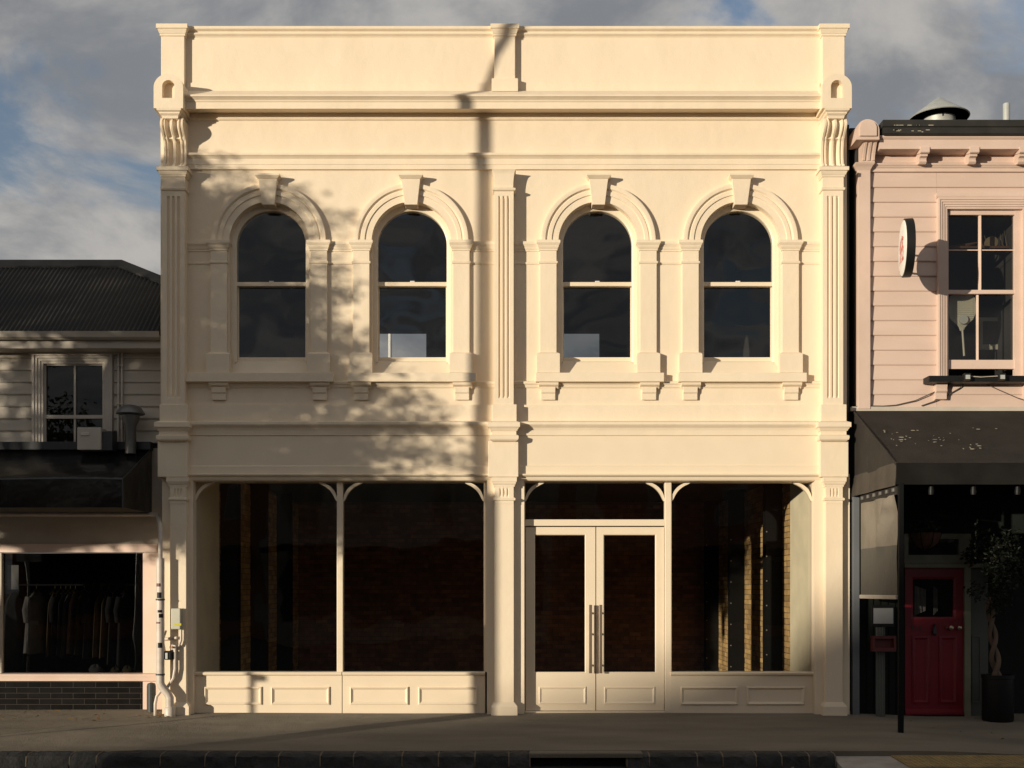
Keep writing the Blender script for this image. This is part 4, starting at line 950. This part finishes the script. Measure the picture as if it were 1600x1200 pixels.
# roof vents
def cowl():
    y = 3.2; x = X(1467,y); v = thing('roof_vent', 'galvanised conical roof cowl behind the pink shop gutter', 'roof vent', (x, y, Z(200,y)))
    z0 = Z(186,y); rr = 46*(D+y)/F
    MB().lathe(x, y, [(rr-.01,z0+.0),(rr,z0+.01),(.02,z0+.01+.33),(0,z0+.345),(0,z0+.33),(.015,z0+.32),(rr-.02,z0)], 32).build('cone', 'galv', v, 35)
    MB().lathe(x, y, [(.25,Z(215,y)-.6),(.25,z0+.03),(.24,z0+.03),(.24,z0-.3)], 24).build('neck', 'galv', v, 40)
    for k in range(3):
        a = k*2.1+.4; MB().box(x+.24*math.cos(a)-.012, x+.24*math.cos(a)+.012, y+.24*math.sin(a)-.012, y+.24*math.sin(a)+.012, z0-.05, z0+.14).build('strut', 'dark_metal', v)
cowl()
y = 2.2; o = MB().lathe(X(1572.5,y), y, [(.05,Z(230,y)),(.05,Z(163,y)),(.045,Z(162,y)),(0,Z(162,y))], 14).build('vent_pipe', 'galv', None, 40)
tag(o, 'thin pale vent pipe behind the pink shop gutter at far right', 'vent pipe')
# awning of the pink shop
AY = -1.68; AX = 4.445; za, zf, zv = Z(641), 3.07, 2.83
av = thing('awning', '', '', (6.5, 0, za)); del av['label']; del av['category']; child(av, ps)
m = MB(); rings = []
for x in lin(AX, PX1, 28):
    sg_ = .012*math.sin(x*4)+.008*math.sin(x*9)
    e = 0 if x in (AX, PX1) else 1
    rings.append([(x, YP-.03, za), (x, AY*.35, za+(zf-za)*.35-.02+sg_*e*.4), (x, AY*.7, za+(zf-za)*.7-.025+sg_*e*.6), (x, AY, zf), (x, AY, zf-.02), (x, AY+.02, zf-.02), (x, AY*.7, za+(zf-za)*.7-.045+sg_*e*.6), (x, AY*.35, za+(zf-za)*.35-.04+sg_*e*.4), (x, YP-.03, za-.03)])
m.loft(rings).build('canopy', 'canvas', av, 40)
MB().box(AX-.03, PX1, YP-.06, YP-.005, za-.01, za+.045).build('head_flashing', 'greytrim', av)
m = MB(); rings = []
for x in lin(AX-.004, PX1, 40): rings.append([(x, AY-.012+.006*math.sin(x*5), zf+.01), (x, AY-.016+.01*math.sin(x*7), zv), (x, AY+.002, zv), (x, AY+.002, zf+.01)])
m.loft(rings).build('front_valance', 'valance', av, 40)
m = MB(); rings = []
for y in lin(YP-.04, AY+.004, 16): rings.append([(AX+.0+.008*math.sin(y*6), y, zf+.02), (AX-.03+.012*math.sin(y*7), y, zv-.01), (AX-.012, y, zv-.01), (AX+.012, y, zf+.02)])
m.loft(rings).build('side_valance', 'valance_side_lit', av, 40)
MB().add([(AX+.002, YP-.03, za-.01), (AX+.002, AY, zf), (AX+.002, YP-.03, zf)], [(0,1,2)]).build('side_cheek', 'canvas', av, recalc=False)
MB().tube([(AX, YP-.03, za), (AX, AY, zf)], .012, 6).build('side_seam', 'canvas', av)
m = MB()
spots = [(1400,693),(1420,688),(1437,690),(1455,686),(1462,688),(1470,689),(1478,690),(1404,676),(1383,676),(1408,684),(1487,678),(1523,673),(1550,668),(1467,702),(1517,700),(1380,690),(1440,674)]
sl = (zf-za)/AY
for q in range(44):
    bx_, by_ = random.choice(spots); px0 = bx_+random.gauss(0,9); v = min(.96, max(.12, (by_+random.gauss(0,3)-641)/84)); y = AY*v
    x = X(px0, y); z = za+(zf-za)*v-.018*math.sin(math.pi*min(1, v*1.05))+.016; w = random.choice((.006,.009,.014,.02,.04)); h = random.uniform(.006,.016)
    if x < AX+.1+v*.02: continue
    pts = [(x+w*math.cos(a)*random.uniform(.6,1), y+h*math.sin(a)) for a in [k*.9 for k in range(7)]]
    m.add([(p, r, z+(r-y)*sl) for p, r in pts], [tuple(range(7))])
m.build('droppings', 'bird_marks', av, kind='stuff', recalc=False)
# underside frame and lamps
for q, p in enumerate((1455, 1521, 1590)):
    y = AY+.12; lp = MB().lathe(X(p,y), y, [(.0,zv+.02),(.022,zv+.02),(.035,Z(768,y)),(.03,Z(773,y)),(.0,Z(773,y))], 12).build('awning_spotlight', 'black_plastic', None, 40)
    tag(lp, 'small spotlight under the awning edge, ' + ('nearest the side blind', 'middle of three', 'rightmost of three')[q], 'spotlight', 'spotlights under the awning')
MB().box(AX+.03, PX1, AY+.1, AY+.14, zv+.02, zv+.06).build('front_bar', 'black_steel', av)
# corner post, side blind
o = MB().box(X(1404,AY), X(1411.5,AY), AY-.02, AY+.035, ground(4.5,AY)-.02, zv+.02).build('awning_post', 'black_steel', None, bevel=.004)
tag(o, 'slim black steel post holding the awning corner on the pavement', 'post')
sb = thing('side_blind', 'translucent roll down side blind hanging at the left end of the awning', 'blind', (AX+.03, -.9, 1.54))
b0, b1, bt, bb = -.22, AY+.06, zv-.11, 1.55; bb0 = 1.84
m = MB(); vs_ = []; fs_ = []; ny, nz_ = 24, 24
for j in range(nz_+1):
    for i in range(ny+1):
        u, v = i/ny, j/nz_; y = b0+(b1-b0)*u; z = bb+(bt-bb)*v
        fold = .035*math.sin(9*(u*1.3+v*.9))*v*v*u + .085*math.exp(-((u-.62-.6*(v-.6))/.07)**2)*sst(.35,.6,v)*(1-sst(.93,1,v)) + .06*math.exp(-((u-.85)/.08)**2)*sst(.8,.9,v) + .008*math.sin(u*14)*v
        vs_.append((AX+.03-fold, y, z))
for j in range(nz_):
    for i in range(ny): a = j*(ny+1)+i; fs_.append((a, a+1, a+ny+2, a+ny+1))
k_ = 12*(ny+1)
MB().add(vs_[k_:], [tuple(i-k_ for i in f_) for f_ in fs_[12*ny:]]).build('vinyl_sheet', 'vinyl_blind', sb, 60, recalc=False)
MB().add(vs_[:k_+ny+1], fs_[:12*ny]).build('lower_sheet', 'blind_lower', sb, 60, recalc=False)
MB().box(AX+.01, AX+.05, b1, b0, bb-.05, bb).build('bottom_bar', 'greytrim', sb, bevel=.008)
MB().box(AX+.02, AX+.035, b1, b0, bt, zv-.005).build('header_strip', 'canvas', sb)
for q in range(6): MB().box(AX-.005, AX+.022, b0-.1-q*.24, b0-.16-q*.24, zv-.075, zv-.03).build('clip', 'flue_grey', sb, bevel=.006)
o = MB().box(X(1330.5), X(1341), -.06, .03, -.05, Z(770)).build('steel_column', 'steel_blue', None, bevel=.004)
tag(o, 'pale blue grey steel column beside the cream building', 'column')
# ground floor front under the awning
YF = .10
bz = ground(5.5, 0)
MB().box(X(1342), X(1414,YF), YF, YF+.2, bz-.02, Z(745,YF)).build('shopfront_panel', 'dark_green', ps)
m = MB()
for q in range(6): m.box(X(1343+q*11.5,YF), X(1352+q*11.5,YF), YF-.015, YF+.002, bz, Z(935,YF))
m.build('panel_battens', 'dark_green', ps)
MB().box(X(1414,YF), PX1, YF+.02, YF+.2, Z(833,YF), Z(700,YF)).build('shopfront_head', 'dark_green', ps)
fan = thing('fanlight', '', '', (X(1462), YF, Z(880))); del fan['label']; del fan['category']; child(fan, ps)
fx0, fx1 = X(1412,YF), X(1516,YF)
m = MB().loft([[(a, y, b) for a, b in ((X(p,YF),Z(q,YF)) for p, q in ((1418+i,868+0),(1499,868),(1499,842),(1418+i,842)))] for y, i in ((YF+.06,0),(YF+.0,0))], cap=False)
ri = [(X(1419,YF),Z(867,YF)),(X(1498,YF),Z(867,YF)),(X(1498,YF),Z(842,YF)),(X(1419,YF),Z(842,YF))]; ro = [(fx0,Z(880,YF)),(fx1,Z(880,YF)),(fx1,Z(834,YF)),(fx0,Z(834,YF))]
MB().loft([[(a,YF+.06,b) for a,b in ri],[(a,YF-.01,b) for a,b in ri],[(a,YF-.03,b) for a,b in ro],[(a,YF+.06,b) for a,b in ro]], cap=False).build('fanlight_frame', 'green_frame', fan)
MB().add([(a,YF+.04,b) for a,b in ri], [(0,1,2,3)]).build('pane', 'glass_old', fan, recalc=False)
MB().box(X(1412,YF), X(1545,YF), YF-.05, YF+.1, Z(887,YF), Z(880.5,YF)).build('transom', 'green_frame', fan)
dr = thing('panel_door', '', '', (X(1459,YF), YF, bz)); del dr['label']; del dr['category']; child(dr, ps)
da, db, dz0, dz1 = X(1413,YF), X(1505,YF), bz+.02, Z(887.5,YF)
g0, g1, h0, h1 = X(1427,YF), X(1490,YF), Z(964,YF), Z(905,YF)
MB().loft([[(g0,YF+.05,h0),(g1,YF+.05,h0),(g1,YF+.05,h1),(g0,YF+.05,h1)],[(g0,YF+.012,h0),(g1,YF+.012,h0),(g1,YF+.012,h1),(g0,YF+.012,h1)],[(g0-.03,YF,h0-.03),(g1+.03,YF,h0-.03),(g1+.03,YF,h1+.03),(g0-.03,YF,h1+.03)],
  [(da,YF,dz0),(db,YF,dz0),(db,YF,dz1),(da,YF,dz1)],[(da,YF+.05,dz0),(db,YF+.05,dz0),(db,YF+.05,dz1),(da,YF+.05,dz1)]], cap=False).build('door_frame', 'red_door', dr)
MB().add([(g0,YF+.03,h0),(g1,YF+.03,h0),(g1,YF+.03,h1),(g0,YF+.03,h1)], [(0,1,2,3)]).build('pane', 'glass_old', dr, recalc=False)
for a, b in ((1429,1447),(1458,1465)):
    cu = MB(); rg = []
    for i in range(15):
        u = i/14; rg.append([(X(a+(b-a)*u,YF+.12), YF+.12+.012*math.sin(u*19), Z(z_,YF+.12)) for z_ in (962-8*u, 915+6*u)])
    cu.loft(rg, False, False).build('curtain', 'cloth_white', dr, 60, recalc=False)
for a, b in ((1425,1452),(1467,1495)):
    x0, x1, z0, z1 = X(a,YF), X(b,YF), Z(1099,YF), Z(994,YF)
    MB().loft([[(x0+o_,YF+q,z0+o_),(x1-o_,YF+q,z0+o_),(x1-o_,YF+q,z1-o_),(x0+o_,YF+q,z1-o_)] for o_, q in ((0,.01),(0,-.016),(.02,-.02),(.045,-.004),(.05,-.004),(.05,.01))], cap=False).build('door_panel', 'red_door', dr, 30)
MB().box(da, db, YF-.03, YF+.06, bz-.01, bz+.02).build('door_sill', 'black_plastic', dr)
MB().px([(YF,bz+.03),(YF-.03,bz+.03),(YF-.03,bz+.06),(YF,bz+.1)], da+.01, db-.01).build('weather_bar', 'red_door', dr)
MB().lathe(X(1459,YF), YF-.03, [(.0,Z(993,YF)),(.025,Z(991,YF)),(.03,Z(986,YF)),(.012,Z(981,YF)),(.02,Z(977,YF)),(.0,Z(974,YF))], 10).build('knocker', 'dark_metal', dr, 40)
for p, r in ((1477.5,.012),(1484,.03),(1497,.026)): MB().lathe(0, 0, [(0,-.04),(r,-.03),(r,-.01),(r*.5,.03),(0,.03)], 12).build('knob', 'brass', dr, 40).matrix_basis = Matrix.Translation((X(p,YF), YF-.03, Z(981,YF))) @ Matrix.Rotation(R(-90), 4, 'X')
tx = bpy.data.curves.new('door_number', 'FONT'); tx.body = '151'; tx.size = .1; tx.extrude = .003; tx.align_x = 'CENTER'
tx.materials.append(M['dark_metal']); to = bpy.data.objects.new('door_number', tx); COL.objects.link(to); child(to, dr); to.location = (X(1431.5,YF), YF-.006, Z(985,YF)); to.rotation_euler = (R(90), 0, 0)
bpy.context.view_layer.update()
me = bpy.data.meshes.new_from_object(to.evaluated_get(bpy.context.evaluated_depsgraph_get()))
t2 = bpy.data.objects.new('door_number', me); COL.objects.link(t2); child(t2, dr); t2.location = to.location; t2.rotation_euler = to.rotation_euler
bpy.data.objects.remove(to)
MB().box(X(1505.5,YF), X(1515,YF), YF-.04, YF+.1, bz, Z(887,YF)).build('door_post', 'green_frame', dr)
MB().box(X(1515,YF), X(1545,YF), YF+.02, YF+.15, bz, Z(880,YF)).build('side_panel', 'grey_post', ps)
x0, x1, z0, z1 = X(1519,YF), X(1534,YF), Z(1099,YF), Z(993,YF)
MB().loft([[(x0+o_,YF+.02+q,z0+o_),(x1-o_,YF+.02+q,z0+o_),(x1-o_,YF+.02+q,z1-o_),(x0+o_,YF+.02+q,z1-o_)] for o_, q in ((0,.01),(0,-.012),(.02,-.014),(.03,.01))], cap=False).build('side_panel_moulding', 'grey_post', ps, 30)
MB().box(X(1545,YF), PX1, YF+.3, YF+.4, bz, Z(833,YF)).build('recess_wall', 'dark_green', ps)
MB().box(PX0+.03, PX1, .3, 6, -.1, .0-.045).build('shop_floor', 'dark_floor', ps)
MB().box(X(1345), PX1, 2.5, 2.6, -.05, Z(640)).build('shop_back_wall', 'dark_room', ps)
MB().box(PX0+.02, PX0+.12, .31, 2.5, -.05, Z(640)).build('shop_side_wall', 'dark_room', ps)
# menu post with red box
y = -.12
pm = thing('menu_post', 'grey fluted post carrying a framed white menu and a red box', 'menu stand', (X(1375.5,y), y, ground(4.8,y)))
n = 24; MB().loft([[(X(1375.5,y)+(.055+.006*math.cos(a*10))*math.cos(a), y+(.055+.006*math.cos(a*10))*math.sin(a), z) for a in [2*math.pi*i/80 for i in range(80)]] for z in (ground(4.8,y), Z(950,y))]).build('post', 'grey_post', pm, 60)
MB().box(X(1358,y), X(1393.5,y), y-.10, y-.06, Z(979,y), Z(945,y)).build('menu_frame', 'black_plastic', pm, bevel=.004)
MB().box(X(1361,y), X(1391.5,y), y-.104, y-.1003, Z(974,y), Z(950,y)).build('menu_sheet', 'screen_white', pm)
x0, x1, z0, z1 = X(1358,y), X(1394,y), Z(1017,y), Z(993,y)
MB().loft([[(x0+.03,y-.09,z0+.05),(x1-.03,y-.09,z0+.05),(x1-.03,y-.09,z1-.035),(x0+.03,y-.09,z1-.035)],[(x0+.03,y-.16,z0+.05),(x1-.03,y-.16,z0+.05),(x1-.03,y-.16,z1-.035),(x0+.03,y-.16,z1-.035)],[(x0,y-.16,z0),(x1,y-.16,z0),(x1,y-.16,z1),(x0,y-.16,z1)],[(x0,y-.058,z0),(x1,y-.058,z0),(x1,y-.058,z1),(x0,y-.058,z1)]]).build('leaflet_box', 'dark_red', pm)
# hanging basket
y = -.75
hb = thing('hanging_basket', 'brown coir hanging basket under the awning in front of the fanlight', 'hanging basket', (X(1445,y), y, Z(858,y)))
cx = X(1445,y); rb = 25*(D+y)/F
MB().lathe(cx, y, [(0,Z(858,y)),(rb*.45,Z(856,y)),(rb*.8,Z(849,y)),(rb*.98,Z(838,y)),(rb,Z(833,y)),(rb*.9,Z(834,y)),(0,Z(836,y))], 24).build('liner', 'coir', hb, 50)
m = MB()
for k in range(8):
    a = k*math.pi/4+.2; m.tube([(cx+rb*1.02*math.cos(a), y+rb*1.02*math.sin(a), Z(832,y)), (cx+rb*.84*math.cos(a), y+rb*.84*math.sin(a), Z(849,y)), (cx+rb*.3*math.cos(a), y+rb*.3*math.sin(a), Z(858.5,y))], .006, 5)
m.build('wire_frame', 'black_steel', hb)
m = MB()
for k in range(3):
    a = k*2.094+.5; m.tube([(cx+rb*math.cos(a), y+rb*math.sin(a), Z(833,y)), (cx, y, Z(775,y))], .004, 5)
m.build('chain', 'black_steel', hb)
def leaves(m, c, rad, n, size, flat=1., clump=None, elong=2.0):
    for _ in range(n):
        while True:
            v = Vector((random.uniform(-1,1), random.uniform(-1,1), random.uniform(-1,1)))
            if v.length < 1: break
        p = Vector(c)+Vector((v.x*rad[0], v.y*rad[1], v.z*rad[2]))
        a = Vector((random.gauss(0,1), random.gauss(0,1), random.gauss(0,.8))).normalized(); b = a.orthogonal().normalized()
        b = (Matrix.Rotation(random.uniform(0, 6.28), 3, a) @ b)
        s = size*random.uniform(.6, 1.3); q = a*s*.5*elong*.5; w = b*s*.5*.55; nrm = a.cross(b)*s*.12
        m.add([p-q, p+w*.9+nrm, p+q, p-w*.9+nrm], [(0,1,2,3)])
m = MB(); leaves(m, (cx, y, Z(826,y)), (rb*1.0, rb, .12), 260, .06); m.build('foliage', 'leaf_dark', hb, recalc=False)
# potted tree with a twisted trunk
y = -.35; cx = X(1559,y); g = ground(cx, y)
pt = thing('potted_tree', 'twisted trunk tree in a tall black pot beside the red door', 'potted tree', (cx, y, g))
rp = 23.5*(D+y)/F; zt = Z(1054,y)
MB().lathe(cx, y, [(0,g),(rp*.93,g),(rp,g+.02),(rp,zt-.05),(rp*1.05,zt-.045),(rp*1.05,zt),(rp*.92,zt),(rp*.9,zt-.06),(0,zt-.06)], 28).build('pot', 'black_plastic', pt, 40)
MB().lathe(cx, y, [(rp*.9,zt-.06),(0,zt-.04)], 20).build('soil', 'soil', pt)
m = MB()
for k in range(2):
    pts = []; n = 26
    for i in range(n+1):
        t = i/n; a = t*11+k*math.pi; r = .045*(1-t*.35); pts.append((cx-.01-.1*t+r*math.cos(a), y+r*math.sin(a), zt-.06+t*1.05))
    m.tube(pts, [.036*(1-.4*i/n) for i in range(n+1)], 8)
m.build('trunk', 'pale_bark', pt, 60)
m = MB()
for q in range(46):
    c = (cx+.03+random.gauss(0,.22), y+random.gauss(0,.2), Z(888,y)+random.gauss(0,.24)); leaves(m, c, (.13,.13,.12), 46, .06)
for q in range(8): leaves(m, (cx-.28+random.gauss(0,.05), y, Z(855,y)+random.gauss(0,.1)), (.06,.06,.08), 26, .055)
m.build('crown', 'leaf_dark', pt, recalc=False)
# leaf litter
m = MB()
for k in range(85):
    u = random.random()
    if u < .35: x, y = X(random.gauss(255,12)), random.uniform(-.5,.0)
    elif u < .6: x, y = random.uniform(-6.6,-4.9), random.uniform(-.9,.3)
    elif u < .85: x, y = random.uniform(4.3,7), random.uniform(-2.4,-.3)
    else: x, y = random.uniform(-6,3), YK-.21-random.uniform(.05,.25)
    z = ground(x, y)+.008 if y > YK-.2 else -.2
    a = random.uniform(0, 6.28); s = random.uniform(.015,.04); h = random.uniform(.004,.018)
    m.add([(x-s*math.cos(a), y-s*math.sin(a), z), (x+s*.4*math.sin(a), y-s*.4*math.cos(a), z+h), (x+s*math.cos(a), y+s*math.sin(a), z+.004), (x-s*.4*math.sin(a), y+s*.4*math.cos(a), z+h*.3)], [(0,1,2,3)])
o = m.build('leaf_litter', 'dry_leaf', None, kind='stuff', recalc=False); o['label'] = 'dry brown leaves scattered on the pavement and gutter'; o['category'] = 'leaves'

# ------------------------------------------------------------ across and along the street (they shade the facade and show in the glass)
def toward(Xf, Zf, m):      # the point m metres out from the facade whose shadow falls at (Xf, Zf)
    return Vector((Xf, 0, Zf)) - SUN/SUN.y*m
def street_tree(name_lab, base, clumps, lean, n_leaf, size):
    t = thing('street_tree', name_lab, 'tree', base, 'street trees along the footpath')
    b = Vector(base); cen = sum((Vector(c) for c in clumps), Vector())/len(clumps)
    m = MB(); top = Vector((b.x+(cen.x-b.x)*.5, b.y+(cen.y-b.y)*.5, cen.z*.62))
    m.tube([b-Vector((0,0,.1)), b+Vector((0,0,.25)), b*.4+top*.6+Vector((.1,0,-.1)), top], [.3,.21,.16,.13], 12)
    for c in clumps[::9]:
        c = Vector(c); mid = (top+c)*.5+Vector((random.uniform(-.3,.3), random.uniform(-.3,.3), random.uniform(0,.4)))
        m.tube([top-Vector((0,0,.2)), mid, c], [.06,.035,.012], 6)
    m.build('trunk', 'bark', t, 60)
    m = MB()
    for c in clumps:
        r = random.uniform(.16,.42); leaves(m, c, (r*1.8,r*1.2,r*.5), n_leaf, size)
    m.build('crown', 'leaf', t, recalc=False)
rnd = random.Random(21)
def crown_pts(fac, depth0, spread, n, keep):
    res = []
    while len(res) < n:
        u, v = rnd.uniform(*fac[0]), rnd.uniform(*fac[1])
        if rnd.random() < keep(u, v): res.append(toward(u, v, max(5.4, depth0+rnd.gauss(0, spread))))
    return res
# density of the crown as its shadow lies on the facade plane (X to the right, Z up)
EDGE = [(1.9,-1.6),(2.4,-1.0),(3.1,-.4),(3.6,-.4),(4.1,-.95),(4.7,-1.65),(5.5,-1.85),(6.2,-2.3),(6.75,-2.45),(7.1,-3.4),(7.6,-3.9),(8.2,-4.6)]
def dens(u, v):
    for (v0, r0), (v1, r1) in zip(EDGE[:-1], EDGE[1:]):      # right limit of the crown's shade at height v
        if v0 <= v <= v1: right = r0+(r1-r0)*(v-v0)/(v1-v0); break
    d = 1-sst(right-1.5, right+.2, u)
    return d*sst(1.9, 2.5, v+.1*max(0, u+4))*(1-.96*sst(6.0, 7.7, v))*(1-.5*sst(-3.2, -1.5, u))*(.22+.78*sst(-5.5, -4.6, u))
clA = crown_pts(((-10.5, -.3), (1.95, 8.1)), 6.6, .6, 1280, dens)
bA = toward(-8.6, 0, 6.8); street_tree('leafy street tree left of the view, dappling the cream facade', (bA.x, bA.y, -.15), clA, 0, 44, .105)
# street lamp whose pole shadow crosses the middle of the facade
mL = 6.0; bL = toward(X(757), 0, mL)
sl = thing('street_lamp', 'tall grey street lamp with curved arm standing at the kerb build out', 'street lamp', (bL.x, bL.y, -.12))
zq = Z(150)+.125*mL
MB().tube([(bL.x, bL.y, -.15), (bL.x, bL.y, 1.2), (bL.x, bL.y, zq-.3), (bL.x+.03, bL.y, zq+.1), (bL.x+.12, bL.y-.05, zq+.5), (bL.x+.3, bL.y-.1, zq+.85), (bL.x+.75, bL.y-.2, zq+1.25), (bL.x+1.3, bL.y-.3, zq+1.45)], [.085,.08,.066,.06,.055,.05,.045,.04], 14).build('pole', 'galv', sl, 50)
MB().loft([[(bL.x+1.2+a*.9, bL.y-.28+b*w, zq+1.47+c*h) for b, c in ((-1,-.3),(-.7,.8),(.7,.8),(1,-.3),(.6,-.8),(-.6,-.8))] for a, w, h in ((0,.04,.04),(.15,.12,.07),(.5,.14,.08),(.75,.06,.04))]).build('lamp_head', 'dark_metal', sl, 50)
MB().lathe(bL.x, bL.y, [(.13,-.14),(.13,.0),(.1,.02),(.0,.02)], 16).build('base_plate', 'dark_metal', sl)
cA = toward(-.47, 0, 5.2)  # unseen box added to throw shade on the riser beside the central pilaster
cb = thing('shade_box', 'unseen grey box added left of view to shade the stall riser', 'shade box', (cA.x, cA.y, -.1))
MB().box(cA.x-.05, cA.x+.05, cA.y-.08, cA.y+.08, -.12, 1.13+.125*5.2).build('casing', 'steel_blue', cb, bevel=.01)
MB().box(cA.x-.065, cA.x+.065, cA.y-.095, cA.y+.095, 1.13+.125*5.2, 1.15+.125*5.2).build('lid', 'dark_metal', cb, bevel=.006)
tA = toward(-.17, 0, 6.2)  # unseen slab added so its shadow falls on the central pilaster
to_ = thing('shade_slab', 'unseen slim grey slab added left of view to shade the central pilaster', 'shade slab', (tA.x, tA.y, -.1))
MB().box(tA.x-.04, tA.x+.04, tA.y-.09, tA.y+.09, -.12, 2.85+.125*6.2).build('panel', 'steel_blue', to_, bevel=.01)
MB().box(tA.x-.07, tA.x+.07, tA.y-.12, tA.y+.12, -.12, -.02).build('base', 'dark_metal', to_)
bS = toward(X(386,.06), 0, 4.6)
ss = thing('parking_sign', 'slim parking sign post on the kerb build out, left of view', 'sign post', (bS.x, bS.y, -.1))
MB().tube([(bS.x, bS.y, -.15), (bS.x, bS.y, 2.7)], .028, 10).build('post', 'galv', ss, 50)
MB().box(bS.x-.2, bS.x+.2, bS.y-.035, bS.y-.03, 2.1, 2.65).build('plate', 'white_face', ss)
MB().box(bS.x+.01, bS.x+.14, bS.y-.05, bS.y+.05, Z(1064)+.125*4.6, Z(1054)+.125*4.6).build('bracket_box', 'galv', ss)
# gabled hall down the side street: its roof slope shades the lower right of the facade
mH = 70.0
pA, pB, pC, pD = [toward(u, v, mH) for u, v in ((-4.2, -1.42), (4.9, 1.55), (7.6, 2.3), (19, -1.42))]
hall = thing('brick_hall', 'brick hall with a hipped roof far across the street, out of view', 'building', (pB.x, pB.y, -.2))
MB().box(pA.x+.3, pD.x-.3, pA.y-14, pA.y-.2, -.2, pA.z-.1).build('wall', 'rbrick', hall)
MB().py([(pA.x-.5,pA.z-.35),(pA.x-.5,pA.z-.2),(pA.x,pA.z),(pB.x,pB.z),(pC.x,pC.z),(pD.x,pD.z),(pD.x+.5,pD.z-.2),(pD.x+.5,pD.z-.35)], pA.y-14.5, pA.y).build('roof', 'charcoal_iron', hall)
for k in range(3):
    xw = pB.x-5+k*5; w = MB().box(xw-.7, xw+.7, pA.y-.25, pA.y-.12, 1.2, 3.2).build('window', 'greytrim', hall)
    MB().box(xw-.6, xw+.6, pA.y-.13, pA.y-.1, 1.3, 3.1).build('pane', 'glass_old', w)
# dark row of shops opposite, seen only as reflections
def opposite(x0, x1, h, mt, lab):
    y = -27.0
    s = thing('opposite_shop', lab, 'building', ((x0+x1)/2, y, -.1), 'shops across the street')
    MB().box(x0, x1, y-9, y, -.2, h).build('wall', mt, s)
    MB().mould(x0, x1, y-8.9, y-9+8.95, [(0,h),(.1,h+.05),(.1,h+.3),(0,h+.35)], 0, 0).build('parapet', mt, s)
    MB().box(x0+.4, x1-.4, y, y+1.9, 3.0, 3.2).build('verandah', 'charcoal_iron', s)
    n = max(2, int((x1-x0)/2.2))
    for k in range(n):
        xc = x0+(k+.5)*(x1-x0)/n
        f_ = MB().box(xc-.55, xc+.55, y, y+.06, 4.0, 5.6).build('window', 'greytrim', s); MB().box(xc-.47, xc+.47, y+.05, y+.075, 4.08, 5.52).build('pane', 'glass_old', f_)
    MB().box(x0+.5, x1-.5, y, y+.05, .5, 2.7).build('shop_window', 'dark_room', s)
opposite(-18.5, -9, 6.4, 'rbrick', 'brick shop opposite with verandah, leftmost of the row across the street')
opposite(-9, 1.5, 7.2, 'pale_wall', 'pale rendered shop opposite with verandah, second of the row across the street')
opposite(1.5, 12, 6.0, 'rbrick', 'low brick shop opposite, third of the row across the street')
opposite(12, 24, 6.8, 'pale_wall', 'pale rendered shop opposite, rightmost of the row across the street')
